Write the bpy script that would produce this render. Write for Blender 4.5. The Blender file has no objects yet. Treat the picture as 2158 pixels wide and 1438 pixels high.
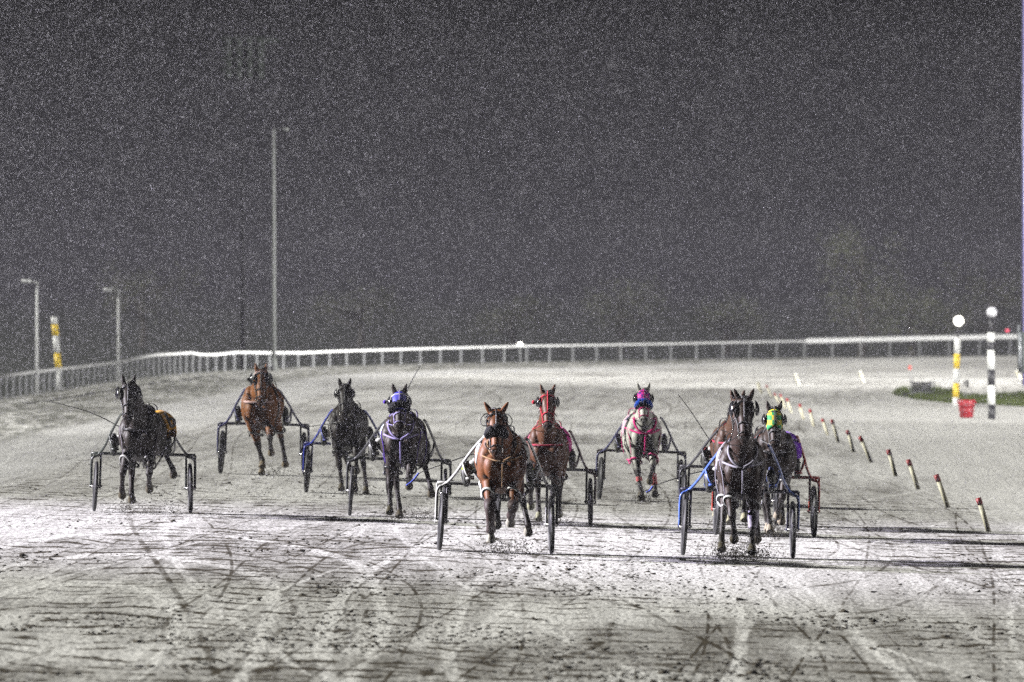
import bpy, bmesh, math, random
import numpy as np
from mathutils import Vector, Matrix, noise as mnoise
random.seed(7); rng = np.random.default_rng(7)
sc = bpy.context.scene
COL = sc.collection
R = math.radians

# ------------------------------------------------------------------ camera, light, exposure
F = 23978.0            # focal length in photo pixels (400 mm on 36 mm)
ZC = 3.40              # eye height
HOR = 600.0            # photo row of the level line
cam_d = bpy.data.cameras.new('camera'); cam = bpy.data.objects.new('camera', cam_d); COL.objects.link(cam)
cam_d.lens = 400; cam_d.sensor_width = 36; cam_d.clip_start = 1; cam_d.clip_end = 6000
cam.location = (0, 0, ZC)
cam.rotation_euler = (R(90) - math.atan((719 - HOR) / F), 0, 0)
cam_d.dof.use_dof = True; cam_d.dof.focus_distance = 147; cam_d.dof.aperture_fstop = 5.4
sc.camera = cam
SUN_EL = 24.0; SUN_ROT = 270.0
world = bpy.data.worlds.new('World'); sc.world = world; world.use_nodes = True
wn = world.node_tree.nodes; wl = world.node_tree.links
bg = wn['Background']; sky = wn.new('ShaderNodeTexSky'); sky.sky_type = 'NISHITA'; sky.sun_disc = False
sky.sun_elevation = R(SUN_EL); sky.sun_rotation = R(SUN_ROT)
hs = wn.new('ShaderNodeHueSaturation'); hs.inputs['Saturation'].default_value = 0.22
wl.new(sky.outputs[0], hs.inputs['Color']); wl.new(hs.outputs[0], bg.inputs['Color'])
bg.inputs['Strength'].default_value = 0.0013
sun_d = bpy.data.lights.new('sun', 'SUN'); sun = bpy.data.objects.new('sun', sun_d); COL.objects.link(sun)
sun_d.energy = 4.7; sun_d.angle = R(1.2); sun_d.color = (1.0, 0.985, 0.93)
sun.rotation_euler = (0, -R(90 - SUN_EL), R(-5))
# bluish-white floodlight on its mast out of frame, lighting the stretch in front of the grandstand
sp_d = bpy.data.lights.new('track_floodlight', 'SPOT'); sp = bpy.data.objects.new('track_floodlight', sp_d); COL.objects.link(sp)
sp_d.energy = 620000; sp_d.spot_size = R(30); sp_d.spot_blend = 1.0; sp_d.shadow_soft_size = 0.12; sp_d.color = (0.86, 0.80, 1.0)
sp.location = (-90, 168, 32)
sp.rotation_euler = (Vector((4.0, 147.0, 0)) - sp.location).to_track_quat('-Z', 'Y').to_euler()
def flood(name, loc, aim, watts, cone, blend=0.7, col=(1.0, 0.98, 0.95)):
    "one of the course's floodlights, high above the picture, lighting its own stretch"
    d_ = bpy.data.lights.new(name, 'SPOT'); o_ = bpy.data.objects.new(name, d_); COL.objects.link(o_)
    d_.energy = watts; d_.spot_size = R(cone); d_.spot_blend = blend; d_.shadow_soft_size = 0.3; d_.color = col
    o_.location = loc; o_.rotation_euler = (Vector(aim) - Vector(loc)).to_track_quat('-Z', 'Y').to_euler()
flood('bend_floodlight', (110, 360, 12), (6, 478, 1.5), 3.8e6, 88, 1.0)
flood('infield_floodlight', (-45, 180, 9), (13, 318, 2.4), 7.5e5, 24, 1.0)
flood('outer_rail_floodlight', (60, 262, 8), (-12, 345, 1.5), 3.2e5, 40, 1.0)
flood('right_fill_lamp', (115, 172, 22), (3, 165, 1.0), 0.85e5, 44, 0.8)  # weak fill lamp added off to the right, lifting shaded flanks and saddle cloths
sc.view_settings.view_transform = 'Standard'; sc.view_settings.look = 'None'
sc.view_settings.gamma = 1; sc.view_settings.exposure = 0.75
sc.render.engine = 'CYCLES'
cy = sc.cycles
cy.use_denoising = False; cy.max_bounces = 5; cy.diffuse_bounces = 0; cy.glossy_bounces = 2; cy.transmission_bounces = 3
cy.volume_bounces = 0; cy.transparent_max_bounces = 6; cy.use_adaptive_sampling = True; cy.adaptive_threshold = 0.012
cy.sample_clamp_indirect = 4

# ------------------------------------------------------------------ helpers
def zg(x): return 0.04 - 0.25 * math.tanh(x / 8.0)
def G(px, py):
    "ground point seen at a photo pixel"
    y = 150.0
    for _ in range(30):
        x = (px - 1079) * y / F
        y = F * (ZC - zg(x)) / (py - HOR)
    return Vector((x, y, zg(x)))
def at(px, py, y): return Vector(((px - 1079) * y / F, y, ZC - (py - HOR) * y / F))
def lin(*c):
    return tuple(((v / 255) / 12.92 if v <= 10 else (((v / 255) + 0.055) / 1.055) ** 2.4) for v in c)

MATS = {}
def mat(name, col, rough=0.6, spec=0.5, metal=0.0, var=0.15, scale=8.0, bump=0.0, bscale=60.0, emit=None, estr=1.0, attr=None, col2=None, sheen=0.0):
    if name in MATS: return MATS[name]
    m = bpy.data.materials.new(name); m.use_nodes = True; MATS[name] = m
    n = m.node_tree.nodes; l = m.node_tree.links; b = n['Principled BSDF']
    b.inputs['Roughness'].default_value = rough; b.inputs['Metallic'].default_value = metal
    b.inputs['Specular IOR Level'].default_value = spec
    if sheen: b.inputs['Sheen Weight'].default_value = sheen
    tc = n.new('ShaderNodeTexCoord')
    nz = n.new('ShaderNodeTexNoise'); nz.inputs['Scale'].default_value = scale; nz.inputs['Detail'].default_value = 5
    l.new(tc.outputs['Object'], nz.inputs['Vector'])
    mr = n.new('ShaderNodeMapRange'); mr.inputs['From Min'].default_value = 0.3; mr.inputs['From Max'].default_value = 0.7
    mr.inputs['To Min'].default_value = 1 - var; mr.inputs['To Max'].default_value = 1 + var
    l.new(nz.outputs['Fac'], mr.inputs['Value'])
    vm = n.new('ShaderNodeVectorMath'); vm.operation = 'SCALE'
    if attr:
        at_ = n.new('ShaderNodeAttribute'); at_.attribute_name = attr; l.new(at_.outputs['Color'], vm.inputs[0])
    elif col2:
        mx = n.new('ShaderNodeMix'); mx.data_type = 'RGBA'; mx.inputs['A'].default_value = (*col, 1); mx.inputs['B'].default_value = (*col2, 1)
        n2 = n.new('ShaderNodeTexNoise'); n2.inputs['Scale'].default_value = scale * 2.3; n2.inputs['Detail'].default_value = 6
        l.new(tc.outputs['Object'], n2.inputs['Vector'])
        m2 = n.new('ShaderNodeMapRange'); m2.inputs['From Min'].default_value = 0.5; m2.inputs['From Max'].default_value = 0.66
        l.new(n2.outputs['Fac'], m2.inputs['Value']); l.new(m2.outputs[0], mx.inputs['Factor'])
        l.new(mx.outputs['Result'], vm.inputs[0])
    else: vm.inputs[0].default_value = col
    l.new(mr.outputs[0], vm.inputs['Scale']); l.new(vm.outputs[0], b.inputs['Base Color'])
    if bump:
        nb = n.new('ShaderNodeTexNoise'); nb.inputs['Scale'].default_value = bscale; nb.inputs['Detail'].default_value = 4
        l.new(tc.outputs['Object'], nb.inputs['Vector'])
        bp = n.new('ShaderNodeBump'); bp.inputs['Strength'].default_value = bump; bp.inputs['Distance'].default_value = 0.01
        l.new(nb.outputs['Fac'], bp.inputs['Height']); l.new(bp.outputs[0], b.inputs['Normal'])
    if emit:
        b.inputs['Emission Color'].default_value = (*emit, 1); b.inputs['Emission Strength'].default_value = estr
    return m

def obj(name, bm, material, parent=None, smooth=True, loc=None):
    me = bpy.data.meshes.new(name)
    if isinstance(bm, bmesh.types.BMesh):
        bmesh.ops.recalc_face_normals(bm, faces=bm.faces)
        bm.to_mesh(me); bm.free()
    else: me = bm
    me.materials.clear()
    for mm in (material if isinstance(material, (list, tuple)) else [material]): me.materials.append(mm)
    if smooth: me.shade_smooth()
    o = bpy.data.objects.new(name, me); COL.objects.link(o)
    if parent: o.parent = parent
    if loc is not None: o.location = loc
    return o
def thing(name, label, cat, loc=(0, 0, 0), rz=0.0, group=None, scale=1.0):
    o = bpy.data.objects.new(name, None); COL.objects.link(o); o.empty_display_size = 0.2
    o.location = loc; o.rotation_euler = (0, 0, rz); o.scale = (scale,) * 3
    tag(o, label, cat, group); return o
def tag(o, label=None, cat=None, group=None, kind=None):
    if label: o['label'] = label
    if cat: o['category'] = cat
    if group: o['group'] = group
    if kind: o['kind'] = kind
    return o

def V(*a): return Vector(a)
def tube(bm, pts, rad, seg=10, closed=False, cap=True, lat=None):
    pts = [Vector(p) for p in pts]; n = len(pts)
    if not isinstance(rad, (list, tuple)) or (len(rad) == 2 and n != 2 and not isinstance(rad[0], (list, tuple))): rad = [rad] * n
    rings = []
    for i, p in enumerate(pts):
        if closed: t = pts[(i + 1) % n] - pts[i - 1]
        else: t = pts[min(i + 1, n - 1)] - pts[max(i - 1, 0)]
        t.normalize()
        L = Vector(lat) if lat else Vector((1, 0, 0))
        if abs(L.dot(t)) > 0.93: L = Vector((0, 0, 1)) if abs(t.z) < 0.9 else Vector((0, 1, 0))
        L = (L - t * L.dot(t)).normalized(); B = t.cross(L)
        r = rad[i]; a, b = (r if isinstance(r, (list, tuple)) else (r, r))
        rings.append([bm.verts.new(p + L * (a * math.cos(2 * math.pi * k / seg)) + B * (b * math.sin(2 * math.pi * k / seg))) for k in range(seg)])
    m = n if closed else n - 1
    for i in range(m):
        A = rings[i]; Bq = rings[(i + 1) % n]
        for k in range(seg):
            bm.faces.new((A[k], A[(k + 1) % seg], Bq[(k + 1) % seg], Bq[k]))
    if cap and not closed:
        bm.faces.new(rings[0][::-1]); bm.faces.new(rings[-1])
    return rings
def box(bm, c, s, rot=None):
    r = bmesh.ops.create_cube(bm, size=1.0)
    M = Matrix.Translation(Vector(c)) @ (rot.to_4x4() if rot else Matrix.Identity(4)) @ Matrix.Diagonal((*s, 1))
    bmesh.ops.transform(bm, matrix=M, verts=r['verts']); return r['verts']
def ball(bm, c, s, u=16, v=10, rot=None):
    r = bmesh.ops.create_uvsphere(bm, u_segments=u, v_segments=v, radius=1.0)
    s = s if isinstance(s, (list, tuple)) else (s,) * 3
    M = Matrix.Translation(Vector(c)) @ (rot.to_4x4() if rot else Matrix.Identity(4)) @ Matrix.Diagonal((*s, 1))
    bmesh.ops.transform(bm, matrix=M, verts=r['verts']); return r['verts']
def spline(pts, k=6):
    pts = [Vector(p) for p in pts]; out = []
    P = [pts[0]] + pts + [pts[-1]]
    for i in range(1, len(P) - 2):
        a, b, c, d = P[i - 1], P[i], P[i + 1], P[i + 2]
        for j in range(k):
            t = j / k
            out.append(0.5 * ((2 * b) + (c - a) * t + (2 * a - 5 * b + 4 * c - d) * t * t + (3 * b - a - 3 * c + d) * t ** 3))
    out.append(pts[-1]); return out
def NB(): return bmesh.new()
def remesh(bm, voxel, it=4):
    me = bpy.data.meshes.new('tmp'); bmesh.ops.recalc_face_normals(bm, faces=bm.faces); bm.to_mesh(me); bm.free()
    o = bpy.data.objects.new('tmp', me); COL.objects.link(o)
    m = o.modifiers.new('r', 'REMESH'); m.mode = 'VOXEL'; m.voxel_size = voxel
    s = o.modifiers.new('s', 'SMOOTH'); s.factor = 0.5; s.iterations = it
    dg = bpy.context.evaluated_depsgraph_get()
    out = bpy.data.meshes.new_from_object(o.evaluated_get(dg), depsgraph=dg)
    bpy.data.objects.remove(o); bpy.data.meshes.remove(me); return out
def np_mesh(name, verts, faces, k):
    me = bpy.data.meshes.new(name); nv, nf = len(verts), len(faces)
    me.vertices.add(nv); me.vertices.foreach_set('co', np.ascontiguousarray(verts, dtype=np.float32).ravel())
    me.loops.add(nf * k); me.loops.foreach_set('vertex_index', np.ascontiguousarray(faces, dtype=np.int32).ravel())
    me.polygons.add(nf); me.polygons.foreach_set('loop_start', np.arange(0, nf * k, k, dtype=np.int32))
    me.update(calc_edges=True); return me

# ------------------------------------------------------------------ fence line (outer rail of the bend)
fence_px = [(-60, 852), (0, 844), (60, 835), (120, 826), (180, 816), (250, 805), (330, 795), (400, 788), (480, 783), (575, 779), (700, 773),
            (900, 768), (1100, 764.5), (1300, 761), (1500, 757.5), (1700, 754.5), (1900, 752), (2158, 749.5), (2300, 748.5)]
rail_px = [(-60, 802), (0, 794), (60, 786), (120, 779), (180, 772), (250, 764), (300, 753), (330, 748), (370, 746), (400, 744), (425, 748), (450, 748), (500, 743), (575, 744), (640, 744),
           (700, 741), (900, 735), (1100, 730), (1300, 727), (1500, 723), (1700, 719), (1900, 714.5), (2158, 709), (2300, 706)]
def interp(tab, x):
    xs = [a for a, b in tab]; ys = [b for a, b in tab]; return float(np.interp(x, xs, ys))
FL = [G(x, interp(fence_px, x)) for x in np.linspace(-60, 2300, 60)]
FL = [V(-17.5, 40, zg(-17.5)), V(-16.5, 150, zg(-16.5))] + [V(FL[0].x - 1.0, 230, zg(-15))] + FL
FLn = np.array([(p.x, p.y) for p in FL])
def fence_uv(P):
    "distance inwards from the fence and length along it, for Nx2 points"
    best = np.full(len(P), 1e9); u = np.zeros(len(P)); v = np.zeros(len(P)); acc = 0.0
    for i in range(len(FLn) - 1):
        a, b = FLn[i], FLn[i + 1]; d = b - a; L = np.hypot(*d)
        t = np.clip(((P - a) @ d) / (L * L), 0, 1); q = a + t[:, None] * d
        dist = np.hypot(*(P - q).T); side = np.sign(d[0] * (P[:, 1] - a[1]) - d[1] * (P[:, 0] - a[0]))
        k = dist < best; best[k] = dist[k]; u[k] = (-side * dist)[k]; v[k] = (acc + t * L)[k]; acc += L
    return u, v

# ------------------------------------------------------------------ ground: one sheet to the horizon
def build_ground():
    ys = np.concatenate([np.linspace(20, 90, 20, endpoint=False), np.linspace(90, 260, 330, endpoint=False), np.linspace(260, 620, 240, endpoint=False), np.geomspace(620, 5000, 30)])
    t = np.linspace(-1, 1, 240)
    X = []; Y = []
    for y in ys:
        w = 14 + y * 0.075
        if y > 620: w = 14 + y * 0.9 * min(1, (y - 600) / 600 + 0.1)
        x = t * w; X.append(x); Y.append(np.full_like(x, y))
    X = np.array(X); Y = np.array(Y); Z = 0.04 - 0.25 * np.tanh(X / 8.0)
    u, v = fence_uv(np.stack([X.ravel(), Y.ravel()], 1))
    # shallow harrow ridges and ruts (real relief)
    r1 = np.array([mnoise.noise(Vector((a * 0.9, b * 0.22, 0))) for a, b in zip(X.ravel(), Y.ravel())])
    fade = np.clip((u - 2) / 4, 0, 1)
    Z = Z.ravel() + 0.012 * r1 * fade
    verge = np.clip(1 - np.abs(u - 3) / 5, 0, 1)
    Z += verge * 0.10 * np.array([abs(mnoise.noise(Vector((a * 1.3, b * 0.25, 4)))) for a, b in zip(X.ravel(), Y.ravel())])
    Z -= np.clip((-u - 2) / 12, 0, 1) * 0.8
    ny, nx = X.shape
    idx = np.arange(nx * ny).reshape(ny, nx)
    f = np.stack([idx[:-1, :-1], idx[:-1, 1:], idx[1:, 1:], idx[1:, :-1]], -1).reshape(-1, 4)
    me = np_mesh('ground', np.stack([X.ravel(), Y.ravel(), Z], 1), f, 4)
    for nm, a in (('u', u), ('v', v)):
        at_ = me.attributes.new(nm, 'FLOAT', 'POINT'); at_.data.foreach_set('value', a.astype(np.float32))
    return me
def ground_material():
    m = bpy.data.materials.new('snow_dusted_track'); m.use_nodes = True
    n = m.node_tree.nodes; l = m.node_tree.links; b = n['Principled BSDF']
    b.inputs['Roughness'].default_value = 0.85; b.inputs['Specular IOR Level'].default_value = 0.2
    tc = n.new('ShaderNodeTexCoord')
    def attr(nm):
        a = n.new('ShaderNodeAttribute'); a.attribute_name = nm; return a.outputs['Fac']
    U, Vv = attr('u'), attr('v')
    cuv = n.new('ShaderNodeCombineXYZ'); l.new(U, cuv.inputs[0]); l.new(Vv, cuv.inputs[1])
    def mapped(src, s, off=(0, 0, 0)):
        mp = n.new('ShaderNodeMapping'); mp.inputs['Scale'].default_value = s; mp.inputs['Location'].default_value = off
        l.new(src, mp.inputs['Vector']); return mp.outputs[0]
    def nz(src, s, off=(0, 0, 0), det=4, rough=0.5, dist=0.0):
        t = n.new('ShaderNodeTexNoise'); t.inputs['Scale'].default_value = 1; t.inputs['Detail'].default_value = det
        t.inputs['Roughness'].default_value = rough; t.inputs['Distortion'].default_value = dist
        l.new(mapped(src, s, off), t.inputs['Vector']); return t.outputs['Fac']
    def mr(v, a, b_, c=0.0, d=1.0, smooth=True):
        t = n.new('ShaderNodeMapRange'); t.interpolation_type = 'SMOOTHSTEP' if smooth else 'LINEAR'
        for k, q in zip(('From Min', 'From Max', 'To Min', 'To Max'), (a, b_, c, d)): t.inputs[k].default_value = q
        l.new(v, t.inputs['Value']); return t.outputs[0]
    def mth(op, a, b_=None, clamp=False):
        t = n.new('ShaderNodeMath'); t.operation = op; t.use_clamp = clamp
        for i, q in enumerate((a, b_)):
            if q is None: continue
            if isinstance(q, (int, float)): t.inputs[i].default_value = q
            else: l.new(q, t.inputs[i])
        return t.outputs[0]
    def mix(f, a, c):
        t = n.new('ShaderNodeMix'); t.data_type = 'RGBA'
        if isinstance(f, (int, float)): t.inputs['Factor'].default_value = f
        else: l.new(f, t.inputs['Factor'])
        for k, q in (('A', a), ('B', c)):
            if isinstance(q, tuple): t.inputs[k].default_value = (*q, 1)
            else: l.new(q, t.inputs[k])
        return t.outputs['Result']
    O = tc.outputs['Object']; UV = cuv.outputs[0]
    sep = n.new('ShaderNodeSeparateXYZ'); l.new(O, sep.inputs[0]); XX, YY = sep.outputs[0], sep.outputs[1]
    def contour(noise_, w):
        d = mth('ABSOLUTE', mth('SUBTRACT', noise_, 0.5)); return mr(d, w * 0.35, w, 1.0, 0.0)
    broad = mr(nz(UV, (0.16, 0.016, 1), det=3, dist=0.4), 0.40, 0.62)            # broad bare / snowy streaks along the bend
    patch = mr(nz(O, (0.22, 0.055, 1), (3, 7, 0), det=4), 0.44, 0.66)
    bare = mth('MAXIMUM', mth('MULTIPLY', broad, 0.75), patch)
    # short bars of dirt showing where the harrow ridges break through
    bars = nz(O, (1.7, 1.15, 1), (11, 2, 0), det=5, rough=0.62)
    barm = mr(bars, 0.545, 0.60)
    bars2 = mr(nz(O, (5.0, 2.6, 1), (1, 9, 0), det=4, rough=0.7), 0.58, 0.64)
    near = mr(YY, 175, 150)                                                    # the scored, raced-on stretch
    barm = mth('MULTIPLY', barm, mth('ADD', 0.25, mth('MULTIPLY', patch, 0.85)), True)
    rowp = mth('ADD', mth('MULTIPLY', YY, 3.4), mth('MULTIPLY', nz(O, (0.7, 0.10, 1), (2, 6, 0), det=4), 26.0))
    row = mr(mth('SINE', rowp), 0.45, 0.90)
    rown = mr(nz(O, (2.6, 0.5, 1), (9, 4, 0), det=5, rough=0.68), 0.46, 0.54)
    rowa = mr(nz(O, (0.16, 0.05, 1), (1, 1, 0), det=3), 0.36, 0.58)
    row = mth('MULTIPLY', mth('MULTIPLY', row, rown), mth('MULTIPLY', mth('ADD', 0.25, mth('MULTIPLY', rowa, 0.9)), mr(YY, 205, 165, 0.25, 1.0)))
    speck = mr(nz(O, (38, 2.6, 1), det=3, rough=0.8), 0.60, 0.68)
    # wheel and hoof lines
    def rut(amp, per, ph, spacing, off, w, lean=0.0):
        "sweeping lines left by wheels: parallel bands in fence distance u bent along the track"
        f = mth('MULTIPLY', mth('SINE', mth('ADD', mth('DIVIDE', Vv, per), ph)), amp)
        f = mth('ADD', mth('ADD', f, mth('MULTIPLY', Vv, lean)), mth('MULTIPLY', nz(UV, (0.05, 0.008, 1), (off, 0, 0), det=0), 1.5))
        x_ = mth('DIVIDE', mth('ADD', mth('ADD', U, f), off), spacing)
        fr = mth('ABSOLUTE', mth('SUBTRACT', mth('FRACT', x_), 0.5))
        return mr(fr, w * 0.4 / spacing, w / spacing, 1.0, 0.0)
    lines = mth('MAXIMUM', rut(1.3, 34, 1.0, 2.8, 0.3, .024), rut(1.3, 34, 1.0, 2.8, 1.55, .024))
    lines2 = mth('MAXIMUM', rut(2.0, 40, 2.2, 3.1, 0.9, .026, .045), rut(-1.8, 37, 0.4, 3.7, 2.0, .022, -.05))
    lines3 = rut(-1.4, 48, 1.4, 4.9, 1.1, .05, .03)
    lt = mth('MAXIMUM', rut(1.6, 36, 5.0, 2.6, 0.2, .05, -.06), rut(-1.6, 44, 3.1, 3.1, 1.9, .07, .07))
    fine = mr(nz(UV, (3.2, 0.05, 1), (5, 0, 0), det=3), 0.35, 0.65)
    dark = mth('MULTIPLY', bare, mr(YY, 165, 110, 0.40, 0.56))
    dark = mth('ADD', dark, mth('MULTIPLY', barm, 0.45)); dark = mth('ADD', dark, mth('MULTIPLY', row, 0.82))
    dark = mth('ADD', dark, mth('MULTIPLY', mth('MULTIPLY', bars2, 0.42), mth('ADD', 0.2, bare)))
    dark = mth('ADD', dark, mth('MULTIPLY', speck, 0.36))
    brk = mr(nz(O, (2.5, 0.5, 1), det=3), 0.38, 0.55)
    dark = mth('ADD', dark, mth('MULTIPLY', mth('MULTIPLY', mth('MAXIMUM', lines, mth('MAXIMUM', lines2, lines3)), brk), 0.50))
    dark = mth('ADD', dark, mth('MULTIPLY', mth('SUBTRACT', fine, 0.5), 0.24))
    dark = mth('SUBTRACT', dark, mth('MULTIPLY', mth('MULTIPLY', lt, brk), 0.4))
    def turning(x0, y0, sp_, rmin, rmax, w, seed):
        "rings of tyre marks where the harrow tractor turned"
        a_ = mth('POWER', mth('ADD', mth('SUBTRACT', XX, x0), mth('MULTIPLY', nz(O, (0.3, 0.03, 1), (seed, 0, 0), det=0), 1.2)), 2.0)
        b_ = mth('POWER', mth('DIVIDE', mth('SUBTRACT', YY, y0), 15.0), 2.0)
        r_ = mth('SQRT', mth('ADD', a_, b_))
        q = mth('ABSOLUTE', mth('SUBTRACT', mth('FRACT', mth('DIVIDE', r_, sp_)), 0.5))
        m_ = mth('MULTIPLY', mr(r_, rmax, rmax * 0.8), mr(r_, rmin, rmin * 1.15))
        return mth('MULTIPLY', mr(q, w * 0.4 / sp_, w / sp_, 1.0, 0.0), m_)
    t1 = mth('MAXIMUM', turning(-3.4, 107, 0.62, 0.9, 3.6, .030, 3), turning(3.3, 168, 0.75, 0.8, 4.2, .030, 8))
    t1 = mth('MAXIMUM', t1, turning(0.4, 121, 0.9, 1.2, 4.5, .028, 21))
    t2 = mth('MAXIMUM', turning(-3.7, 104, 0.85, 0.7, 3.8, .08, 13), turning(1.4, 112, 1.1, 1.0, 4.0, .09, 17))
    dark = mth('ADD', dark, mth('MULTIPLY', mth('MULTIPLY', t1, brk), 0.45))
    dark = mth('SUBTRACT', dark, mth('MULTIPLY', t2, 0.38))
    # infield side, inside the stakes: smooth undisturbed snow
    edge = mth('SUBTRACT', XX, mth('ADD', 6.6, mth('MULTIPLY', nz(O, (0.1, 0.05, 1), (4, 4, 0)), 1.6)))
    infield = mth('MULTIPLY', mr(edge, -0.6, 0.9), mr(YY, 345, 325))
    dark = mth('MULTIPLY', dark, mr(infield, 0, 1, 1.0, 0.22))
    dark = mth('MINIMUM', mth('MAXIMUM', dark, 0.0), 1.0)
    snow = mix(nz(O, (0.6, 0.1, 1), (7, 1, 0), det=6), (0.68, 0.675, 0.645), (0.82, 0.815, 0.79))
    dirt = mix(nz(O, (4, 1.5, 1), det=5), (0.036, 0.030, 0.020), (0.085, 0.070, 0.047))
    col = mix(dark, snow, dirt)
    # rough verge by the fence, the white drift inside it, dark grass beyond
    vn = nz(O, (3.0, 0.35, 1), det=6, rough=0.75)
    vg = mth('MULTIPLY', mr(U, 5.6, 4.4), mr(vn, 0.40, 0.56))
    col = mix(mth('MULTIPLY', vg, 0.75), col, (0.075, 0.08, 0.055))
    drift = mth('MULTIPLY', mr(mth('ADD', U, mth('MULTIPLY', vn, 1.0)), 5.2, 5.9), mr(U, 8.3, 7.2))
    col = mix(mth('MULTIPLY', drift, 0.5), col, (0.70, 0.70, 0.70))
    col = mix(mr(U, 0.4, -0.8), col, (0.035, 0.04, 0.032))
    col = mix(mr(XX, 60, 90), col, (0.035, 0.04, 0.032))
    l.new(col, b.inputs['Base Color'])
    bp = n.new('ShaderNodeBump'); bp.inputs['Strength'].default_value = 0.5; bp.inputs['Distance'].default_value = 0.05
    hsum = mth('ADD', mth('MULTIPLY', bars, 1.2), mth('ADD', nz(O, (14, 3, 1), det=4), mth('MULTIPLY', fine, 0.15)))
    l.new(hsum, bp.inputs['Height']); l.new(bp.outputs[0], b.inputs['Normal'])
    return m
ground = obj('ground', build_ground(), ground_material()); tag(ground, kind='structure')

# ------------------------------------------------------------------ outer rail
M_rail = mat('white_rail_paint', (0.84, 0.85, 0.84), 0.5, var=0.06)
M_post = mat('grey_post', (0.15, 0.155, 0.16), 0.6, var=0.15)
fence = thing('rail_fence', 'long white rail fence on thin posts curving round the outside of the far bend', 'fence', G(0, 844))
def fence_local(p): return p - fence.location
bm = NB(); pts = []
for x in np.arange(-60, 2301, 10):
    base = G(x, interp(fence_px, x)); s = F / base.y
    pts.append(fence_local(at(x, interp(rail_px, x), base.y)))
w = lambda y: 0.062 + 0.065 * min(1, max(0, (y - 380) / 120))
tube(bm, pts, [(0.05, w(p.y + fence.location.y)) for p in pts], 8, lat=(0, 1, 0)); obj('top_rail', bm, M_rail, fence)
x = 3.0; posts = []
while x < 2290:
    posts.append(x)
    x += float(np.interp(x, [0, 60, 180, 360, 440, 560, 700, 1000, 1500, 2000], [14.5, 12.5, 11.5, 11, 17, 29, 36, 46, 56, 64]))
for x in posts:
    base = G(x, interp(fence_px, x)); top = at(x - 1.0 * (x < 450), interp(rail_px, x) + 1.5, base.y)
    r = 0.034 if x < 450 else 0.040
    bm = NB(); lean = V(0.05 if x < 450 else 0.0, 0, 0)
    a, b = fence_local(base) - V(0, 0, 0.15), fence_local(top)
    tube(bm, spline([b, b.lerp(a, 0.3) - lean * 0.4, b.lerp(a, 0.65) - lean * 0.5, a + lean * 0.5], 3), r, 8); obj('post', bm, M_post, fence)

# ------------------------------------------------------------------ masts and lamp posts
M_mast = mat('galvanised_steel', (0.10, 0.105, 0.10), 0.8, 0.1, metal=0.0, var=0.1)
def pole_from_px(name, label, cat, px, base_py, top_py, r_px, y=None, group=None):
    base = G(px, base_py) if y is None else at(px, base_py, y)
    s = F / base.y; h = (base_py - top_py) / s
    return thing(name, label, cat, base, 0, group), h, r_px / s, s
t, h, r, s = pole_from_px('floodlight_mast', 'very tall thin grey mast rising behind the far rail and fading in the snow', 'light mast', 577, 783, 272, 4.6)
bm = NB(); tube(bm, [(0, 0, -0.3), (0, 0, h * 0.5), (0, 0, h)], [r, r * 0.8, r * 0.5], 12); obj('pole', bm, M_mast, t)
bm = NB(); tube(bm, [(0, 0, 0), (0, 0, 0.5)], [r * 2, r * 1.2], 12); obj('base_plinth', bm, M_mast, t)
bm = NB(); tube(bm, [(0, 0, h - 0.1), (0.35, 0, h + 0.02)], 0.03, 8); obj('arm', bm, M_mast, t)
bm = NB(); box(bm, (0.42, 0, h - 0.02), (0.22, 0.25, 0.09)); bmesh.ops.bevel(bm, geom=bm.edges[:], offset=0.02, segments=2); obj('lamp_head', bm, M_mast, t)
M_lamp = mat('pale_grey_steel', (0.5, 0.51, 0.5), 0.6, 0.3, var=0.1)
for px, bpy_, tpy, lab, yy in ((78, 834, 594, 'taller thin grey lamp post with a left-pointing arm behind the left end of the rail', None),
                           (250, 806, 612, 'shorter thin grey lamp post with a left-pointing arm behind the rail', None)):
    t, h, r, s = pole_from_px('lamp_post', lab, 'lamp post', px, bpy_, tpy, 3.2, yy, 'lamp posts beyond the left rail')
    bm = NB(); tube(bm, [(0, 0, -0.2), (0, 0, h)], [r * 1.15, r * 0.8], 10); obj('pole', bm, M_lamp, t)
    bm = NB(); tube(bm, [(0, 0, h - 0.03), (-13 / s, 0, h + 0.02)], r * 0.6, 8); obj('arm', bm, M_lamp, t)
    bm = NB(); box(bm, (-22 / s, 0, h + 0.02), (20 / s, 0.25, 7.0 / s)); bmesh.ops.bevel(bm, geom=bm.edges[:], offset=0.015, segments=2); obj('lamp_head', bm, M_lamp, t)

t = thing('floodlight_bank', 'faint square bank of unlit floodlights high up left of the tall mast', 'floodlight bank', at(512, 782, 420)); s = F / 420
M_bank = mat('dull_dark_metal', (0.012, 0.014, 0.012), 0.9, 0.0, var=0.2)
zz0 = (782 - 168) / s; zz1 = (782 - 78) / s
bm = NB(); box(bm, (0, 0, (zz0 + zz1) / 2), (92 / s, 0.10, zz1 - zz0)); box(bm, (46 / s, 0, zz1 - 8 / s), (60 / s, 0.12, 12 / s)); obj('rack', bm, M_bank, t, False)
for a_ in range(4):
    for c_ in range(4):
        bm = NB(); tube(bm, [((a_ - 1.5) * 22 / s, -0.04, zz0 + (c_ + .5) * (zz1 - zz0) / 4), ((a_ - 1.5) * 22 / s, -0.20, zz0 + (c_ + .5) * (zz1 - zz0) / 4 - .03)], [0.10, 0.17], 14); obj('floodlight_head', bm, M_bank, t)
bm = NB(); tube(bm, [(0, 0.1, -0.2), (0, 0.1, zz0)], [0.09, 0.05], 10); obj('pole', bm, mat('dark_pole', (0.010, 0.010, 0.011), 0.9, 0.0), t)

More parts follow.
